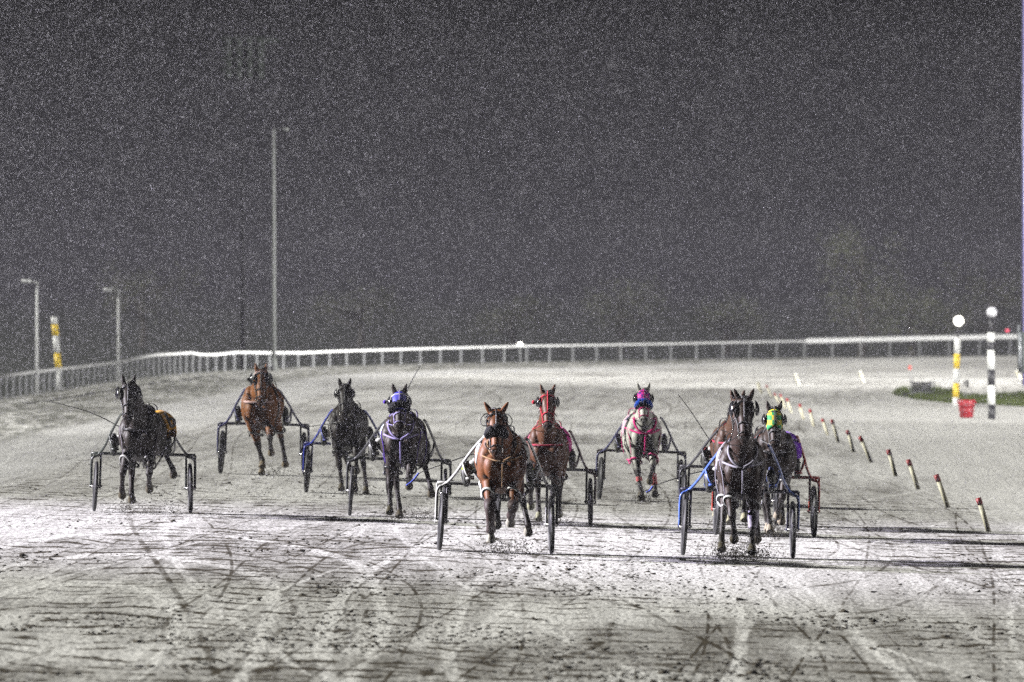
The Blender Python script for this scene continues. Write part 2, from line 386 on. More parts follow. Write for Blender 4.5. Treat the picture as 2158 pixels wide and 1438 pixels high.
# ------------------------------------------------------------------ striped poles
M_white = mat('white_paint', (0.60, 0.61, 0.59), 0.5, var=0.07)
M_yellow = mat('yellow_paint', (0.68, 0.48, 0.03), 0.5, var=0.1)
M_black = mat('black_paint', (0.018, 0.018, 0.022), 0.5, var=0.2)
M_globe_on = mat('lit_globe', (0.9, 0.9, 0.85), 0.4, emit=(1.0, 0.95, 0.84), estr=4.5)
M_globe_off = mat('opal_globe', (0.5, 0.5, 0.53), 0.25, var=0.03)
def striped(name, label, base_px, base_py, top_px, bands, r_px, group=None):
    base = G(base_px, base_py); s = F / base.y; t = thing(name, label, 'marker pole', base, 0, group)
    top_py = bands[0][0]
    def P(py): k = (base_py - py) / (base_py - top_py); return V((top_px - base_px) / s * k, 0, (base_py - py) / s)
    for (a, b_, m, nm) in bands:
        bm = NB(); tube(bm, [P(b_), P(a)], r_px / s, 18)
        o_ = obj(nm, bm, m, t)
        for f_ in o_.data.polygons: f_.use_smooth = len(f_.vertices) == 4
    return t, s, P
W, Yw, K = M_white, M_yellow, M_black
striped('marker_pole', 'leaning yellow and white banded pole without a lamp beside the left rail', 127, 822, 114,
        [(668, 684, W, 'white_band'), (684, 708, Yw, 'yellow_band'), (708, 744, W, 'white_band'), (744, 779, Yw, 'yellow_band'), (779, 826, W, 'white_band')], 6.8, 'yellow and white distance poles')
t, s, P = striped('marker_pole', 'yellow and white banded pole topped by a brightly lit globe', 2014, 857, 2018,
        [(712, 746, W, 'white_band'), (746, 777, Yw, 'yellow_band'), (777, 808, W, 'white_band'), (808, 838, Yw, 'yellow_band'), (838, 860, W, 'white_band')], 6.6, 'yellow and white distance poles')
bm = NB(); tube(bm, [P(713), P(686)], 0.02, 10); obj('stem', bm, M_black, t)
gx = V((2020.5 - 2014) / s, 0, (857 - 676.5) / s)
bm = NB(); ball(bm, gx, 10.3 / s, 24, 16); obj('lit_globe', bm, M_globe_on, t)
lamp_d = bpy.data.lights.new('globe_lamp', 'POINT'); lamp = bpy.data.objects.new('globe_lamp', lamp_d); COL.objects.link(lamp)
lamp_d.energy = 25; lamp_d.shadow_soft_size = 0.17; lamp.parent = t; lamp.location = gx; lamp_d.color = (1, 0.95, 0.85)
t, s, P = striped('marker_pole', 'black and white banded pole topped by an unlit pale globe', 2090, 884, 2088,
        [(701, 721, W, 'white_band'), (721, 738, K, 'black_band'), (738, 779, W, 'white_band'), (779, 812, K, 'black_band'), (812, 853, W, 'white_band'), (853, 887, K, 'black_band')], 7.8)
bm = NB(); tube(bm, [P(702), P(668)], 3.6 / s, 12); obj('stem', bm, M_black, t)
bm = NB(); ball(bm, V(-0.0, 0, (884 - 658) / s), 11.5 / s, 24, 16); obj('unlit_globe', bm, M_globe_off, t)

# red tub between the poles
M_red = mat('red_plastic', (0.26, 0.012, 0.02), 0.4, var=0.25, col2=(0.12, 0.006, 0.01), scale=5)
t = thing('red_tub', 'squat red plastic tub standing between the yellow and the black banded poles', 'tub', G(2037, 881)); s = F / t.location.y
bm = NB(); prof = [(0.165, 0), (0.185, 0.05), (0.19, 0.17), (0.205, 0.18), (0.20, 0.22), (0.205, 0.30), (0.222, 0.31), (0.222, 0.35), (0.235, 0.43), (0.245, 0.50), (0.215, 0.50), (0.20, 0.44)]
tube(bm, [(0, 0, z * 0.98) for r_, z in prof], [r_ for r_, z in prof], 24); obj('tub_body', bm, M_red, t)
for sx in (-1, 1):
    bm = NB(); tube(bm, spline([(sx * 0.23, -0.05, 0.44), (sx * 0.28, 0, 0.40), (sx * 0.23, 0.05, 0.44)], 4), 0.012, 8); obj('handle', bm, M_red, t)
# small black box on a stake
t = thing('post_box', 'small black twin box on a thin stake behind the red tub', 'marker box', G(2035, 848)); s = F / t.location.y
bm = NB(); tube(bm, [(0, 0, -0.05), (0, 0, 26 / s)], 0.012, 8); obj('stake', bm, M_post, t)
bm = NB(); box(bm, (-0.035, 0, 40 / s), (0.05, 0.1, 0.15), Matrix.Rotation(R(12), 3, 'Y')); box(bm, (0.055, 0, 39 / s), (0.07, 0.1, 0.23)); bmesh.ops.bevel(bm, geom=bm.edges[:], offset=0.008, segments=1)
obj('box_housing', bm, M_black, t)
# bench / feed rack behind the grass mound
M_dkwood = mat('dark_wood', (0.035, 0.035, 0.038), 0.7, var=0.3, col2=(0.08, 0.08, 0.082), scale=10)
M_greymet = mat('dull_grey_metal', (0.16, 0.17, 0.18), 0.5, var=0.2)
base = G(1944, 838); s = F / base.y
t = thing('park_bench', 'dark slatted bench seen from the back on the grass mound', 'bench', base)
bm = NB()
for k in range(5): box(bm, (-0.02, 0.0, 0.22 + k * 0.062), (0.60, 0.03, 0.056))
obj('backrest', bm, M_dkwood, t, False)
bm = NB(); box(bm, (-0.02, -0.18, 0.17), (0.72, 0.34, 0.035)); bmesh.ops.bevel(bm, geom=bm.edges[:], offset=0.01, segments=1); obj('seat', bm, M_greymet, t, False)
for sx in (-0.36, 0.27, 0.36):
    bm = NB(); tube(bm, [(sx, 0.02, 0.0), (sx, 0.02, 0.54)], 0.022, 8); obj('upright', bm, M_greymet, t)
for sx, ww in ((-0.48, 0.30), (0.55, 0.30)):
    bm = NB(); box(bm, (sx, -0.1, 0.10), (ww, 0.3, 0.10)); bmesh.ops.bevel(bm, geom=bm.edges[:], offset=0.02, segments=2); obj('side_box', bm, M_dkwood, t, False)
for sx in (-0.55, -0.3, 0.3, 0.6):
    bm = NB(); tube(bm, [(sx, -0.18, -0.02), (sx, -0.18, 0.15)], 0.02, 8); obj('leg', bm, M_greymet, t)
# little red marker on a thin stick far away
t = thing('red_flag', 'tiny red flag on a thin stick out on the far track', 'flag', G(1917, 795)); s = F / t.location.y
bm = NB(); tube(bm, [(0, 0, 0), (0, 0, 22 / s)], 0.012, 6); obj('stick', bm, M_post, t)
bm = NB(); ball(bm, (0, 0, 20 / s), (0.06, 0.02, 0.09)); obj('flag_cloth', bm, mat('dull_red', (0.30, 0.03, 0.02), 0.7), t)
# grass mound + strip
M_grass = mat('winter_grass', (0.075, 0.105, 0.024), 0.9, var=0.35, scale=6, col2=(0.13, 0.14, 0.045))
def grass_patch(name, pxs, label_unused, blades=9000, hgt=0.09):
    pts = [G(a, b) for a, b in pxs]; c = sum(pts, V(0, 0, 0)) / len(pts)
    P2 = [(p.x, p.y) for p in pts]
    xs = [p[0] for p in P2]; ys_ = [p[1] for p in P2]; V_ = []; F_ = []
    def inside(x, y):
        r_ = False; j = len(P2) - 1
        for i in range(len(P2)):
            if (P2[i][1] > y) != (P2[j][1] > y) and x < (P2[j][0] - P2[i][0]) * (y - P2[i][1]) / (P2[j][1] - P2[i][1]) + P2[i][0]: r_ = not r_
            j = i
        return r_
    k = 0
    while k < blades:
        x = random.uniform(min(xs), max(xs)); y = random.uniform(min(ys_), max(ys_))
        if not inside(x, y): continue
        h_ = hgt * random.uniform(0.4, 1.3) * (0.5 + mnoise.noise(V(x * 2, y * 0.5, 0)) + 0.4); a = random.uniform(0, 6.28); w_ = random.uniform(0.008, 0.018)
        z = zg(x); i0 = len(V_); lean = (random.uniform(-.05, .05), random.uniform(-.05, .05))
        V_ += [(x - w_ * math.cos(a), y - w_ * math.sin(a), z), (x + w_ * math.cos(a), y + w_ * math.sin(a), z), (x + lean[0], y + lean[1], z + max(0.02, h_))]
        F_.append((i0, i0 + 1, i0 + 2)); k += 1
    o = obj(name, np_mesh(name, np.array(V_), np.array(F_), 3), M_grass, smooth=False); tag(o, kind='stuff', cat='grass', label=label_unused); return o
grass_patch('grass_mound', [(1880, 832), (1900, 824), (1960, 823), (2010, 830), (2030, 838), (2090, 846), (2060, 852), (2000, 850), (1930, 843)], 'low green grass mound in front of the dark bench', 15000, 0.16)
grass_patch('grass_strip', [(2030, 846), (2090, 836), (2180, 829), (2180, 859), (2100, 854)], 'strip of green grass behind the black banded pole at the right edge', 13000, 0.13)

# ------------------------------------------------------------------ stakes
M_cream = mat('cream_paint', (0.60, 0.57, 0.42), 0.55, var=0.12, scale=12)
M_redtip = mat('red_paint', (0.30, 0.012, 0.014), 0.5, var=0.15)
stakes = [(2085, 1120, 2062, 1050, 5.4), (2000, 1070, 1973, 1001, 5.0), (1937, 1032, 1914, 969, 4.6), (1889, 1004, 1872, 948, 4.3), (1838, 975, 1812, 920, 3.9), (1800, 953, 1786, 907, 3.6),
          (1768, 933, 1753, 885, 3.4), (1746, 917, 1733, 883, 3.2), (1716, 900, 1707, 863, 3.0), (1694, 884, 1685, 852, 2.8), (1669, 871, 1658, 840, 2.6), (1656, 862, 1644, 831, 2.4), (1644, 852, 1632, 829, 2.3), (1628, 838, 1615, 812, 2.2)]
for i, (bx, by, tx, ty, rp) in enumerate(stakes):
    base = G(bx, by); s = F / base.y
    where = ['nearest of the red-tipped stakes at the inner edge, lower right', 'second red-tipped stake back from the camera', 'third red-tipped stake back from the camera', 'fourth red-tipped stake, the more upright one behind the third',
             'fifth red-tipped stake, strongly leaning', 'sixth red-tipped stake, short with the fifth in front', 'seventh red-tipped stake back along the row', 'eighth red-tipped stake back along the row', 'ninth red-tipped stake back along the row',
             'tenth red-tipped stake back, beside the green and yellow hood', 'eleventh red-tipped stake, blurred', 'twelfth red-tipped stake, faint', 'thirteenth red-tipped stake, faint', 'farthest red-tipped stake behind the green and yellow hood'][i]
    t = thing('track_stake', 'leaning cream stake, ' + where, 'stake', base, 0, 'red-tipped stakes along the inner edge')
    top = V((tx - bx) / s, 0.05, (by - ty) / s); k = 0.80
    bm = NB(); tube(bm, [V(0, 0, -0.04), top * k], rp / s, 12); obj('shaft', bm, M_cream, t)
    bm = NB(); tube(bm, [top * k, top], rp * 1.12 / s, 12); obj('red_tip', bm, M_redtip, t)
for i, (bx, by, tx, ty) in enumerate([(1606, 830, 1597, 806), (1684, 812, 1676, 790), (1820, 806, 1812, 784), (2152, 800, 2142, 782)]):
    base = G(bx, by); s = F / base.y
    o = thing('white_stake', ['plain white stake far back by the row of red tips', 'plain white stake left of the middle on the far inner edge', 'plain white stake right of the middle on the far inner edge', 'plain white stake at the right edge of the picture'][i], 'stake', base, 0, 'plain white stakes on the far inner edge')
    bm = NB(); tube(bm, [V(0, 0, -0.04), V((tx - bx) / s, 0.1, (by - ty) / s)], 3.0 / s, 10); obj('shaft', bm, M_cream, o)
    bm = NB(); ball(bm, V((tx - bx) / s, 0.1, (by - ty) / s), 3.0 / s); obj('cap', bm, M_white, o)

# ------------------------------------------------------------------ far lamps, right-hand mast
M_farlamp = mat('lit_far_lamp', (1, 1, 1), emit=(1.0, 0.93, 0.78), estr=14)
t = thing('trackside_lamp', 'small bright lamp on a short post at the far rail', 'lamp', G(1096, 764.2) + V(0, -0.6, 0)); s = F / t.location.y
bm = NB(); tube(bm, [(0, 0, 0), (0, 0, 30 / s)], 0.03, 8); obj('post', bm, M_post, t)
bm = NB(); ball(bm, (0, -0.02, 37 / s), (5.0 / s, 0.08, 5.0 / s)); obj('lamp_glass', bm, M_farlamp, t)
ld = bpy.data.lights.new('trackside_bulb', 'POINT'); lo = bpy.data.objects.new('trackside_bulb', ld); COL.objects.link(lo); ld.energy = 6; ld.shadow_soft_size = 0.1; lo.parent = t; lo.location = (0, -0.15, 37 / s); ld.color = (1, 0.93, 0.8)
t = thing('signal_light', 'tiny red signal light on a thin post beyond the right-hand rail', 'signal light', G(2123, 738)); s = F / t.location.y
bm = NB(); tube(bm, [(0, 0, 0), (0, 0, 38 / s)], 0.04, 8); obj('post', bm, M_black, t)
bm = NB(); ball(bm, (0, 0, 41 / s), 3.4 / s); obj('red_lens', bm, mat('lit_red_lens', (0.8, 0.1, 0.15), emit=(1.0, 0.12, 0.2), estr=1.6), t)
base = G(2158, 812); s = F / base.y
t = thing('floodlight_pole', 'tall pale pole at the right picture edge with a dark cabinet at its foot', 'light mast', base)
bm = NB(); tube(bm, [(0, 0, 0), (0, 0, 14)], [0.075, 0.06], 14); obj('pole', bm, mat('lilac_grey_steel', (0.10, 0.09, 0.20), 0.4, var=0.1), t)
bm = NB(); box(bm, (-2 / s, -0.16, 70 / s), (24 / s, 0.22, 86 / s)); bmesh.ops.bevel(bm, geom=bm.edges[:], offset=0.015, segments=2); obj('cabinet', bm, mat('green_grey_metal', (0.03, 0.036, 0.036), 0.5, var=0.2), t)
bm = NB(); box(bm, (-10 / s, -0.275, 75 / s), (3.5 / s, 0.02, 72 / s)); obj('cabinet_door_trim', bm, M_greymet, t)
bm = NB(); tube(bm, [(-12 / s, -0.16, 20 / s), (-12 / s, -0.16, 128 / s)], 0.018, 8); obj('conduit', bm, M_greymet, t)

# ------------------------------------------------------------------ trees beyond the fence
M_leaf = mat('dim_foliage', (0.075, 0.085, 0.045), 0.8, var=0.4, scale=0.8, col2=(0.13, 0.13, 0.08))
M_bark = mat('bark', (0.05, 0.045, 0.035), 0.9, var=0.3)
def tree(px, base_py, y, h, wd, label, n=6000, seed=1):
    rs = random.Random(seed); x = (px - 1079) * y / F
    t = thing('broadleaf_tree', label, 'tree', (x, y, zg(x) - 0.8), 0, 'trees beyond the far rail')
    bm = NB(); tube(bm, spline([(0, 0, 0), (0.1, 0, h * 0.25), (-0.1, 0.05, h * 0.5), (0.1, 0, h * 0.85)], 4), [0.22 * (1 - i / 14) + 0.02 for i in range(13)], 9)
    limbs = []
    for k in range(11):
        a = rs.uniform(0, 6.28); z0 = h * rs.uniform(0.2, 0.7); L = wd * rs.uniform(0.3, 0.5); e = V(math.cos(a) * L, math.sin(a) * L, z0 + h * rs.uniform(0.1, 0.25))
        tube(bm, [(0, 0, z0), V(0, 0, z0).lerp(e, 0.5) + V(0, 0, 0.1), e], [0.09, 0.05, 0.02], 6); limbs.append(e)
    obj('trunk', bm, M_bark, t)
    cl = [(e, rs.uniform(0.25, 0.5) * wd * 0.5) for e in limbs] + [(V(rs.uniform(-.3, .3) * wd, rs.uniform(-.3, .3) * wd, h * rs.uniform(0.55, 0.98)), wd * rs.uniform(0.12, 0.24)) for _ in range(12)]
    V_ = []; F_ = []
    for _ in range(n):
        c, r_ = rs.choice(cl); d = V(rs.gauss(0, 1), rs.gauss(0, 1), rs.gauss(0, 1)).normalized() * r_ * rs.random() ** 0.45; p = c + d
        q = [p + V(rs.uniform(-1, 1), rs.uniform(-1, 1), rs.uniform(-1, 1)) * 0.11 for _ in range(3)]; i0 = len(V_); V_ += [tuple(a) for a in q]; F_.append((i0, i0 + 1, i0 + 2))
    obj('crown', np_mesh('crown', np.array(V_), np.array(F_), 3), M_leaf, t, False)
tree(1815, 0, 640, 7.2, 5.5, 'faint tall bare-topped tree beyond the right part of the rail', 2600, 3)
tree(1920, 0, 655, 3.6, 6.5, 'low spreading faint tree right of the tall one beyond the rail', 2600, 5)
for q in [(300, 700, 5.0, 6, 'dim round tree beyond the left rail near the lamp posts'), (760, 720, 3.6, 6, 'dim low tree beyond the rail above the blue hood'), (1080, 720, 3.2, 5, 'dim low tree beyond the rail behind the far lamp'), (1310, 700, 4.6, 6, 'dim round tree beyond the rail left of the small one'), (2090, 690, 5.6, 6, 'dim tree at the right beyond the black banded pole')]:
    tree(q[0], 0, q[1], q[2], q[3], q[4], 1500, q[0])
tree(1530, 0, 700, 3.4, 5.0, 'small faint tree left of the tall one beyond the rail', 1800, 8)

# ================================================================== HORSES
def ik(a, c, l1, l2, fwd):
    "middle joint between a and c, bent towards fwd"
    d = c - a; L = d.length
    if L > (l1 + l2) * 0.999:
        c = a + d.normalized() * (l1 + l2) * 0.999; d = c - a; L = d.length
    x = (l1 * l1 - l2 * l2 + L * L) / (2 * L); h = math.sqrt(max(0, l1 * l1 - x * x))
    u = d.normalized(); f = (fwd - u * fwd.dot(u)).normalized()
    return a + u * x + f * h, c
TB = [(y_, z_, a_ * 0.92, b_) for y_, z_, a_, b_ in [(0.82, 1.20, .09, .14), (0.74, 1.20, .20, .25), (0.55, 1.215, .275, .315), (0.28, 1.215, .275, .30), (0.0, 1.17, .295, .335),
      (-0.25, 1.13, .30, .365), (-0.48, 1.13, .285, .385), (-0.66, 1.15, .235, .34), (-0.78, 1.17, .15, .25), (-0.86, 1.19, .07, .14)]]
def body_c(y):
    q = sorted(TB); ys = [a[0] for a in q]
    return float(np.interp(y, ys, [a[1] for a in q])), float(np.interp(y, ys, [a[2] for a in q])), float(np.interp(y, ys, [a[3] for a in q]))
def body_pt(y, ph, k=1.0, add=0.0):
    z, a, b = body_c(y); return V((a * k + add) * math.cos(ph), y, z + (b * k + add) * math.sin(ph))

class Horse: pass
def make_horse(P):
    H = Horse(); H.P = P
    hz, hx, yaw = P.get('hz', 0), P.get('hx', 0), R(P.get('yawh', 0)); pitch = R(P.get('pitch', 33))
    root = thing('race_horse', P['label'], 'horse', P['loc'], P['rz'], 'harness race horses', P['scale']); H.root = root
    bm = NB()
    tube(bm, [(0, y, z) for y, z, a, b in TB], [(a, b) for y, z, a, b in TB], 24)
    ball(bm, (0, -0.40, 1.44), (0.10, 0.26, 0.10)); ball(bm, (0, 0.45, 1.44), (0.17, 0.25, 0.11))          # withers, croup
    for sx in (-1, 1):
        ball(bm, (sx * 0.112, -0.80, 1.08), (0.105, 0.105, 0.15)); ball(bm, (sx * 0.20, -0.64, 1.13), (0.10, 0.17, 0.24)); ball(bm, (sx * 0.15, -0.66, 1.30), (0.10, 0.16, 0.17))
        ball(bm, (sx * 0.17, 0.50, 1.17), (0.15, 0.24, 0.26))
    # neck and head
    nk = [(-0.52, 1.27, .19, .30), (-0.70, 1.36, .155, .25), (-0.86, 1.48, .125, .205), (-1.00, 1.60, .105, .17), (-1.10, 1.72, .09, .14), (-1.15, 1.80, .08, .11)]
    npts = []
    for i, (y, z, a, b) in enumerate(nk):
        k = (i / 5) ** 1.2; npts.append(V(hx * k, y, z + hz * k))
    tube(bm, npts, [(a, b) for _, _, a, b in nk], 20)
    poll = npts[-1] + V(0, -0.02, 0.03)
    d = V(math.sin(yaw) * math.sin(pitch), -math.cos(yaw) * math.sin(pitch), -math.cos(pitch)).normalized()
    L = V(math.cos(yaw), math.sin(yaw), 0); Ff = d.cross(L).normalized()
    if Ff.y > 0: Ff = -Ff
    HD = [(0.0, .062, .07), (0.10, .098, .105), (0.22, .112, .125), (0.34, .100, .120), (0.48, .078, .098), (0.62, .062, .080), (0.76, .056, .068), (0.88, .062, .064), (0.96, .056, .055), (1.0, .036, .036)]
    HL = 0.62
    def hc(t): return poll + d * (t * HL) + Ff * (-0.03 + 0.02 * t)
    def hp(t, ph, k=1.0, add=0.0):
        ts = [q[0] for q in HD]; a = float(np.interp(t, ts, [q[1] for q in HD])); b = float(np.interp(t, ts, [q[2] for q in HD]))
        return hc(t) + L * ((a * k + add) * math.cos(ph)) + Ff * ((b * k + add) * math.sin(ph))
    H.hp, H.hc, H.L, H.Ff, H.d = hp, hc, L, Ff, d
    tube(bm, [hc(t) for t, a, b in HD], [(a, b) for t, a, b in HD], 20, lat=L)
    for sx in (-1, 1):
        ball(bm, hc(0.27) + L * (sx * 0.058) - Ff * 0.055, (0.052, 0.10, 0.12))                 # cheek
        ball(bm, hc(0.20) + L * (sx * 0.085) + Ff * 0.045, 0.036)                              # brow
        ball(bm, hc(0.90) + L * (sx * 0.036) + Ff * 0.028, 0.034)                              # nostril rim
        e0 = hc(0.015) + L * (sx * 0.058) + Ff * 0.015                                          # ears
        spread_ = P.get('ear', 0.30)
        up = (V(0, 0.10, 1) + L * (sx * spread_)).normalized()
        tube(bm, [e0 - up * 0.03, e0 + up * 0.03, e0 + up * 0.085, e0 + up * 0.13, e0 + up * 0.172], [(.030, .024), (.038, .024), (.036, .020), (.025, .017), (.012, .012)], 10)
    ball(bm, hc(0.985) - Ff * 0.022 , (0.04, 0.035, 0.04))
    # legs
    segs = []; H.leg = {}
    s = P['s']; g = P['g']; cx = P['cx']
    for key, (px, py, dy) in P['hooves'].items():
        front = key[0] == 'f'; sx = -1 if key[1] == 'l' else 1
        hx_ = (px - cx) / s; hzz = max(0.0, (g - py) / s)
        lifted = hzz > 0.10
        if front:
            A = V(sx * 0.155, -0.62, 0.93); l1, l2, pl = 0.43, 0.29, 0.13
            back = -0.09 if lifted else 0.055      # pastern: hoof behind the fetlock when folded
            fz = hzz + (0.13 if not lifted else 0.13); fx = hx_ * 0.97
            fet = V(fx, -0.62 + dy, fz)
            knee, fet = ik(A, fet, l1, l2, V(sx * 0.05, -1, 0.15))
            hoof = fet + (V(0, 0.09, -0.06) if lifted and hzz > 0.2 else V(0, 0.02, -0.085) if lifted else V(0, -0.05, -0.075))
            top = V(sx * 0.15, -0.56, 1.10)
            pts = [top, A, A.lerp(knee, 0.35), A.lerp(knee, 0.75), knee, knee.lerp(fet, 0.25), knee.lerp(fet, 0.7), fet, fet.lerp(hoof, 0.6)]
            rad = [(.10, .15), (.092, .125), (.078, .098), (.052, .060), (.054, .058), (.036, .040), (.033, .040), (.044, .050), (.037, .040)]
        else:
            A = V(sx * 0.17, 0.36, 0.95); l1, l2 = 0.46, 0.36
            fz = hzz + 0.13; fet = V(hx_ * 0.97, 0.50 + dy, fz)
            knee, fet = ik(A, fet, l1, l2, V(sx * 0.05, 1, 0.1))
            hoof = fet + (V(0, 0.08, -0.065) if lifted else V(0, -0.05, -0.08))
            top = V(sx * 0.15, 0.48, 1.12)
            pts = [top, A, A.lerp(knee, 0.35), A.lerp(knee, 0.75), knee, knee.lerp(fet, 0.25), knee.lerp(fet, 0.7), fet, fet.lerp(hoof, 0.6)]
            rad = [(.14, .20), (.115, .16), (.088, .115), (.052, .066), (.048, .062), (.036, .045), (.034, .040), (.044, .050), (.037, .040)]
        tube(bm, pts, rad, 14)
        hd = (hoof - fet).normalized()
        a = fet.lerp(hoof, 0.55); b_ = hoof + hd * 0.052
        tube(bm, [a, a.lerp(b_, 0.2), b_], [(.042, .044), (.050, .053), (.064, .068)], 14)
        segs.append((A.lerp(knee, 0.72), knee, fet, b_)); H.leg[key] = (A, knee, fet, hoof, front)
    H.low = min(q[3].z for q in segs)
    me = remesh(bm, 0.0145, 3)
    nv = len(me.vertices); co = np.empty(nv * 3, dtype=np.float32); me.vertices.foreach_get('co', co); co = co.reshape(-1, 3)
    def dseg(a, b):
        a = np.array(a); b = np.array(b); dd = b - a; t = np.clip(((co - a) @ dd) / (dd @ dd), 0, 1); return np.linalg.norm(co - (a + t[:, None] * dd), axis=1)
    coat = np.array(P['coat'], dtype=np.float32); pt = np.array(P.get('points', (0.018, 0.014, 0.012)), dtype=np.float32); c = np.tile(coat, (nv, 1))
    # soft dapples and darker flanks of the coat itself
    nzv = np.array([mnoise.noise(Vector(tuple(q * 5.0))) for q in co]); c *= (1 + 0.16 * nzv)[:, None]
    def blend(w_, colr): nonlocal c; c = c * (1 - w_[:, None]) + np.array(colr, dtype=np.float32) * w_[:, None]
    for A2, kn, ft, hf in segs:
        w_ = np.clip((0.095 - np.minimum(dseg(kn, ft), dseg(ft, hf))) / 0.03, 0, 1); blend(w_, pt)
        w2 = np.clip((0.085 - dseg(A2, kn)) / 0.04, 0, 1) * 0.55; blend(w2, pt)
        hw = (dseg(ft.lerp(hf, 0.72), hf) < 0.082).astype(np.float32); blend(hw * 0.9, P.get('hoofcol', (0.09, 0.078, 0.05)))
    w_ = np.clip((0.12 - dseg(hc(0.9), hc(1.05))) / 0.06, 0, 1) * P.get('muzz', 0.7); blend(w_, P.get('muzzle', (0.03, 0.022, 0.02)))
    for sx in (-1, 1):
        w_ = (dseg(hc(0.91) + L * (sx * 0.040) + Ff * 0.062, hc(0.94) + L * (sx * 0.050) + Ff * 0.050) < 0.019).astype(np.float32); blend(w_, (0.006, 0.005, 0.005))
    w_ = (dseg(hp(0.965, R(20)), hp(0.965, R(160))) < 0.010).astype(np.float32) * 0.8; blend(w_, (0.01, 0.008, 0.008))
    ca = me.color_attributes.new('coat', 'FLOAT_COLOR', 'POINT'); ca.data.foreach_set('color', np.concatenate([np.clip(c, 0, 1), np.ones((nv, 1))], 1).astype(np.float32).ravel())
    obj('body', me, mat('horse_coat', (0, 0, 0), 0.5, 0.22, var=0.10, scale=26, bump=0.25, bscale=45, attr='coat'), root)
    # eyes, mane, forelock, tail
    for sx in (-1, 1):
        b2 = NB(); ball(b2, hc(0.225) + L * (sx * 0.102) + Ff * 0.052, 0.021); obj('eye', b2, mat('horse_eye', (0.01, 0.006, 0.004), 0.08, 1.0, var=0), root)
    M_hair = mat('hair_dark', (0.014, 0.011, 0.010), 0.55, var=0.3) if not P.get('grey') else mat('hair_pale', (0.35, 0.34, 0.32), 0.6, var=0.3)
    b2 = NB()
    for k in range(46):
        q = random.random(); i = min(4, int(q * 5)); f_ = q * 5 - i; p = npts[i].lerp(npts[i + 1], f_); bb = nk[i][3] * (1 - f_) + nk[i + 1][3] * f_
        side = random.choice((-1, 1)); st = p + V(0, 0.75, 0.66).normalized() * bb * 0.97
        tube(b2, spline([st, st + V(side * 0.04, 0.05, 0.02), st + V(side * random.uniform(.06, .12), 0.07, -0.06), st + V(side * random.uniform(.07, .15), 0.08, -random.uniform(.10, .18))], 2), [.012, .013, .013, .012, .010, .008, .003], 5)
    obj('mane', b2, M_hair, root)
    b2 = NB()
    for k in range(9):
        st = hc(0.0) + L * random.uniform(-.03, .03) + Ff * 0.06; a_ = random.uniform(-.03, .03)
        tube(b2, [st, st + Ff * 0.03 + d * 0.05 + L * a_, st + Ff * 0.035 + d * random.uniform(.10, .16) + L * a_ * 1.6], [.009, .009, .002], 5)
    obj('forelock', b2, M_hair, root)
    b2 = NB()
    for k in range(26):
        a_ = random.uniform(-1, 1); c_ = random.uniform(0, 1)
        tube(b2, spline([V(a_ * 0.015, 0.80, 1.36), V(a_ * 0.04, 0.93 + c_ * .04, 1.25), V(a_ * 0.09, 0.98 + c_ * .08, 0.95), V(a_ * 0.10, 0.92 + c_ * .1, 0.62 + 0.1 * c_)], 3), [.02, .02, .018, .018, .016, .014, .012, .010, .007, .003], 5)
    obj('tail', b2, M_hair, root)
    return H

def strap(bm, pts, w=0.012, t=0.005, k=3, lat=None): tube(bm, spline(pts, k), (w, t), 6, lat=lat)
def cloth_mat(name, col): return mat('cloth_' + name, col, 0.75, 0.25, var=0.12, scale=14, sheen=0.1)
LEATHER = mat('black_leather', (0.012, 0.012, 0.013), 0.42, var=0.25)
WHITEW = mat('white_webbing', (0.68, 0.68, 0.68), 0.6, var=0.08)
BRASS = mat('bright_metal', (0.75, 0.74, 0.70), 0.25, metal=1.0, var=0.1)

